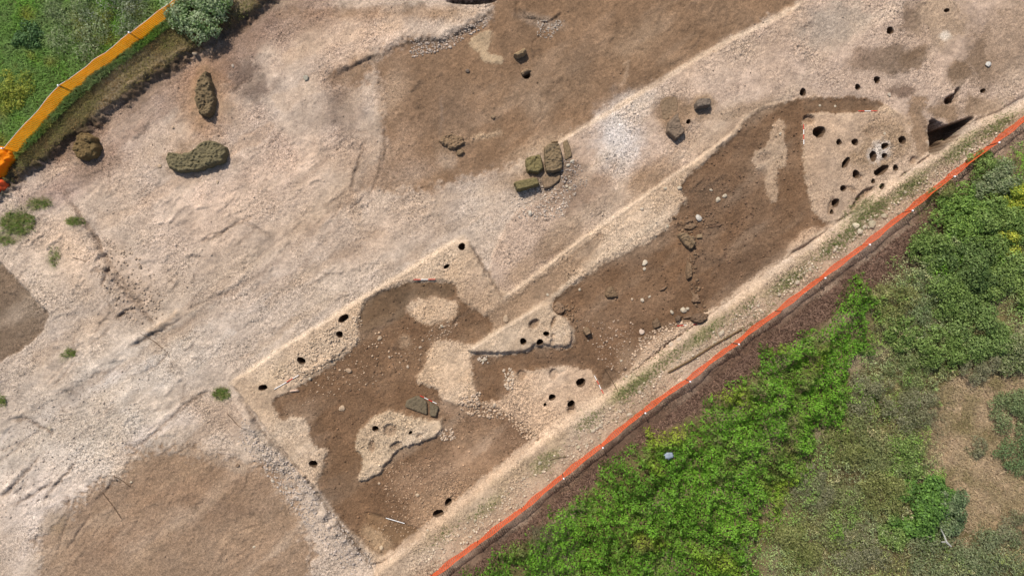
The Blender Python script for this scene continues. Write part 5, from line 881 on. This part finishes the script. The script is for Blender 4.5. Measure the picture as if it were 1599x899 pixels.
shrub(1470, 872, 60, .7, 8000, (142, 146, 110), (104, 118, 74), 'wide olive grey bush at bottom right edge', size=.05, asp=.3, lobes=14, flat=.7)
shrub(1560, 882, 48, .6, 5500, (138, 144, 108), (104, 116, 76), 'olive grey bush in bottom right corner', size=.05, asp=.3, lobes=10)
shrub(1520, 420, 46, 1.2, 9000, (110, 128, 72), (76, 98, 48), 'dark green domed shrub on upper right slope', size=.055, lobes=11)
shrub(1565, 350, 44, 1.2, 8500, (130, 150, 80), (96, 120, 56), 'bright green shrub at right under the net', size=.055, lobes=11)
shrub(1588, 310, 28, 1.0, 3500, (186, 184, 66), (120, 142, 52), 'yellow flowering shrub at upper right edge', size=.05)
shrub(1588, 372, 26, 1.0, 3000, (190, 188, 70), (124, 140, 54), 'yellow green shrub right of dark domed shrub', size=.05)
shrub(1510, 335, 40, .9, 7000, (128, 154, 72), (90, 118, 52), 'mid green weed bush below upper net end', size=.055, lobes=10)
shrub(1565, 285, 34, .9, 5500, (146, 152, 114), (100, 118, 70), 'silver green bush near upper net end', size=.05, asp=.45)
shrub(1545, 500, 50, 1.1, 9500, (128, 146, 84), (94, 116, 58), 'broad green shrub above the dry clearing', size=.055, lobes=12)
shrub(1590, 545, 34, 1.1, 5000, (156, 156, 116), (104, 120, 66), 'silvery shrub overhanging the dry clearing', size=.05, asp=.45)
shrub(1455, 455, 40, .6, 5500, (140, 148, 108), (106, 126, 72), 'pale olive bush left of dark domed shrub', size=.05, asp=.3, lobes=9)
shrub(1590, 440, 40, 1.1, 6500, (130, 148, 80), (96, 118, 56), 'green shrub at right edge beside dark dome', size=.055)
shrub(1440, 560, 46, .5, 6000, (138, 144, 96), (104, 118, 66), 'low olive bush between brambles and clearing', size=.05, asp=.28, lobes=11)
shrub(1385, 690, 52, .5, 7000, (140, 144, 96), (106, 116, 66), 'low grey olive bush left of the clearing', size=.05, asp=.28, lobes=12)
shrub(1310, 800, 50, .5, 6500, (140, 140, 96), (104, 112, 66), 'low olive bush at bottom right of brambles', size=.05, asp=.28, lobes=11)
for k, (x, y, rp, hh, kind, lb) in enumerate([(1400, 470, 30, .7, 0, 'olive bush where brambles thin out near the net'), (1420, 520, 26, .7, 1, 'small green bush left of the broad shrub'), (1480, 545, 34, .8, 1, 'mid green bush left below the broad shrub'), (1370, 620, 34, .6, 2, 'grey twiggy bush at right side of brambles'), (1330, 700, 34, .6, 0, 'olive bush midway along bramble edge'), (1440, 640, 36, .5, 2, 'grey bush left of clearing, upper'), (1280, 760, 32, .6, 2, 'grey twiggy bush at lower bramble edge'), (1260, 850, 40, .6, 0, 'olive bush at bottom edge below brambles'), (1390, 770, 36, .7, 0, 'olive bush left of the leafy pair'), (1350, 860, 40, .5, 2, 'pale grey bush at bottom edge'), (1400, 830, 26, .5, 1, 'small green bush left below the leafy pair'), (1540, 570, 28, .8, 2, 'dark grey bush at top of clearing'), (1530, 700, 16, .35, 2, 'tiny grey bush in middle of dry clearing'), (1460, 385, 34, .8, 1, 'green bush near net above pale olive bush'), (1500, 460, 34, .9, 1, 'green bush below the dark domed shrub'), (1480, 300, 20, .6, 0, 'low olive weeds close behind upper net'), (1540, 255, 20, .6, 1, 'low green weeds close behind the net end'), (1425, 715, 30, .5, 1, 'green patch bush above the leafy pair'), (1590, 825, 24, .5, 2, 'grey bush at right edge, lower')]):
    c1, c2 = [((146, 146, 92), (112, 118, 62)), ((130, 150, 82), (98, 120, 56)), ((150, 146, 116), (116, 118, 80))][kind]
    shrub(x, y, rp, hh*1.6, int(rp*rp*3.8), c1, c2, lb, size=.05, asp=(.3, .5, .24)[kind], lobes=14, jit=.9)
# bleached dead branch by the lower right shrubs
b0 = at(1459, 838, .75)
br = empty('dead_branch', b0); tag(br, 'forked bleached white dead branch beside the lower shrubs', 'branch')
for pts, r_ in [([(1453, 816), (1458, 826), (1462, 836), (1469, 843)], .05), ([(1454, 836), (1460, 836), (1466, 841)], .04)]:
    tube('limb', [at(x, y, .75) for x, y in pts], [r_*.25, r_*.55, r_*.75, r_*.5][-len(pts):], M_bleach, br, 6)
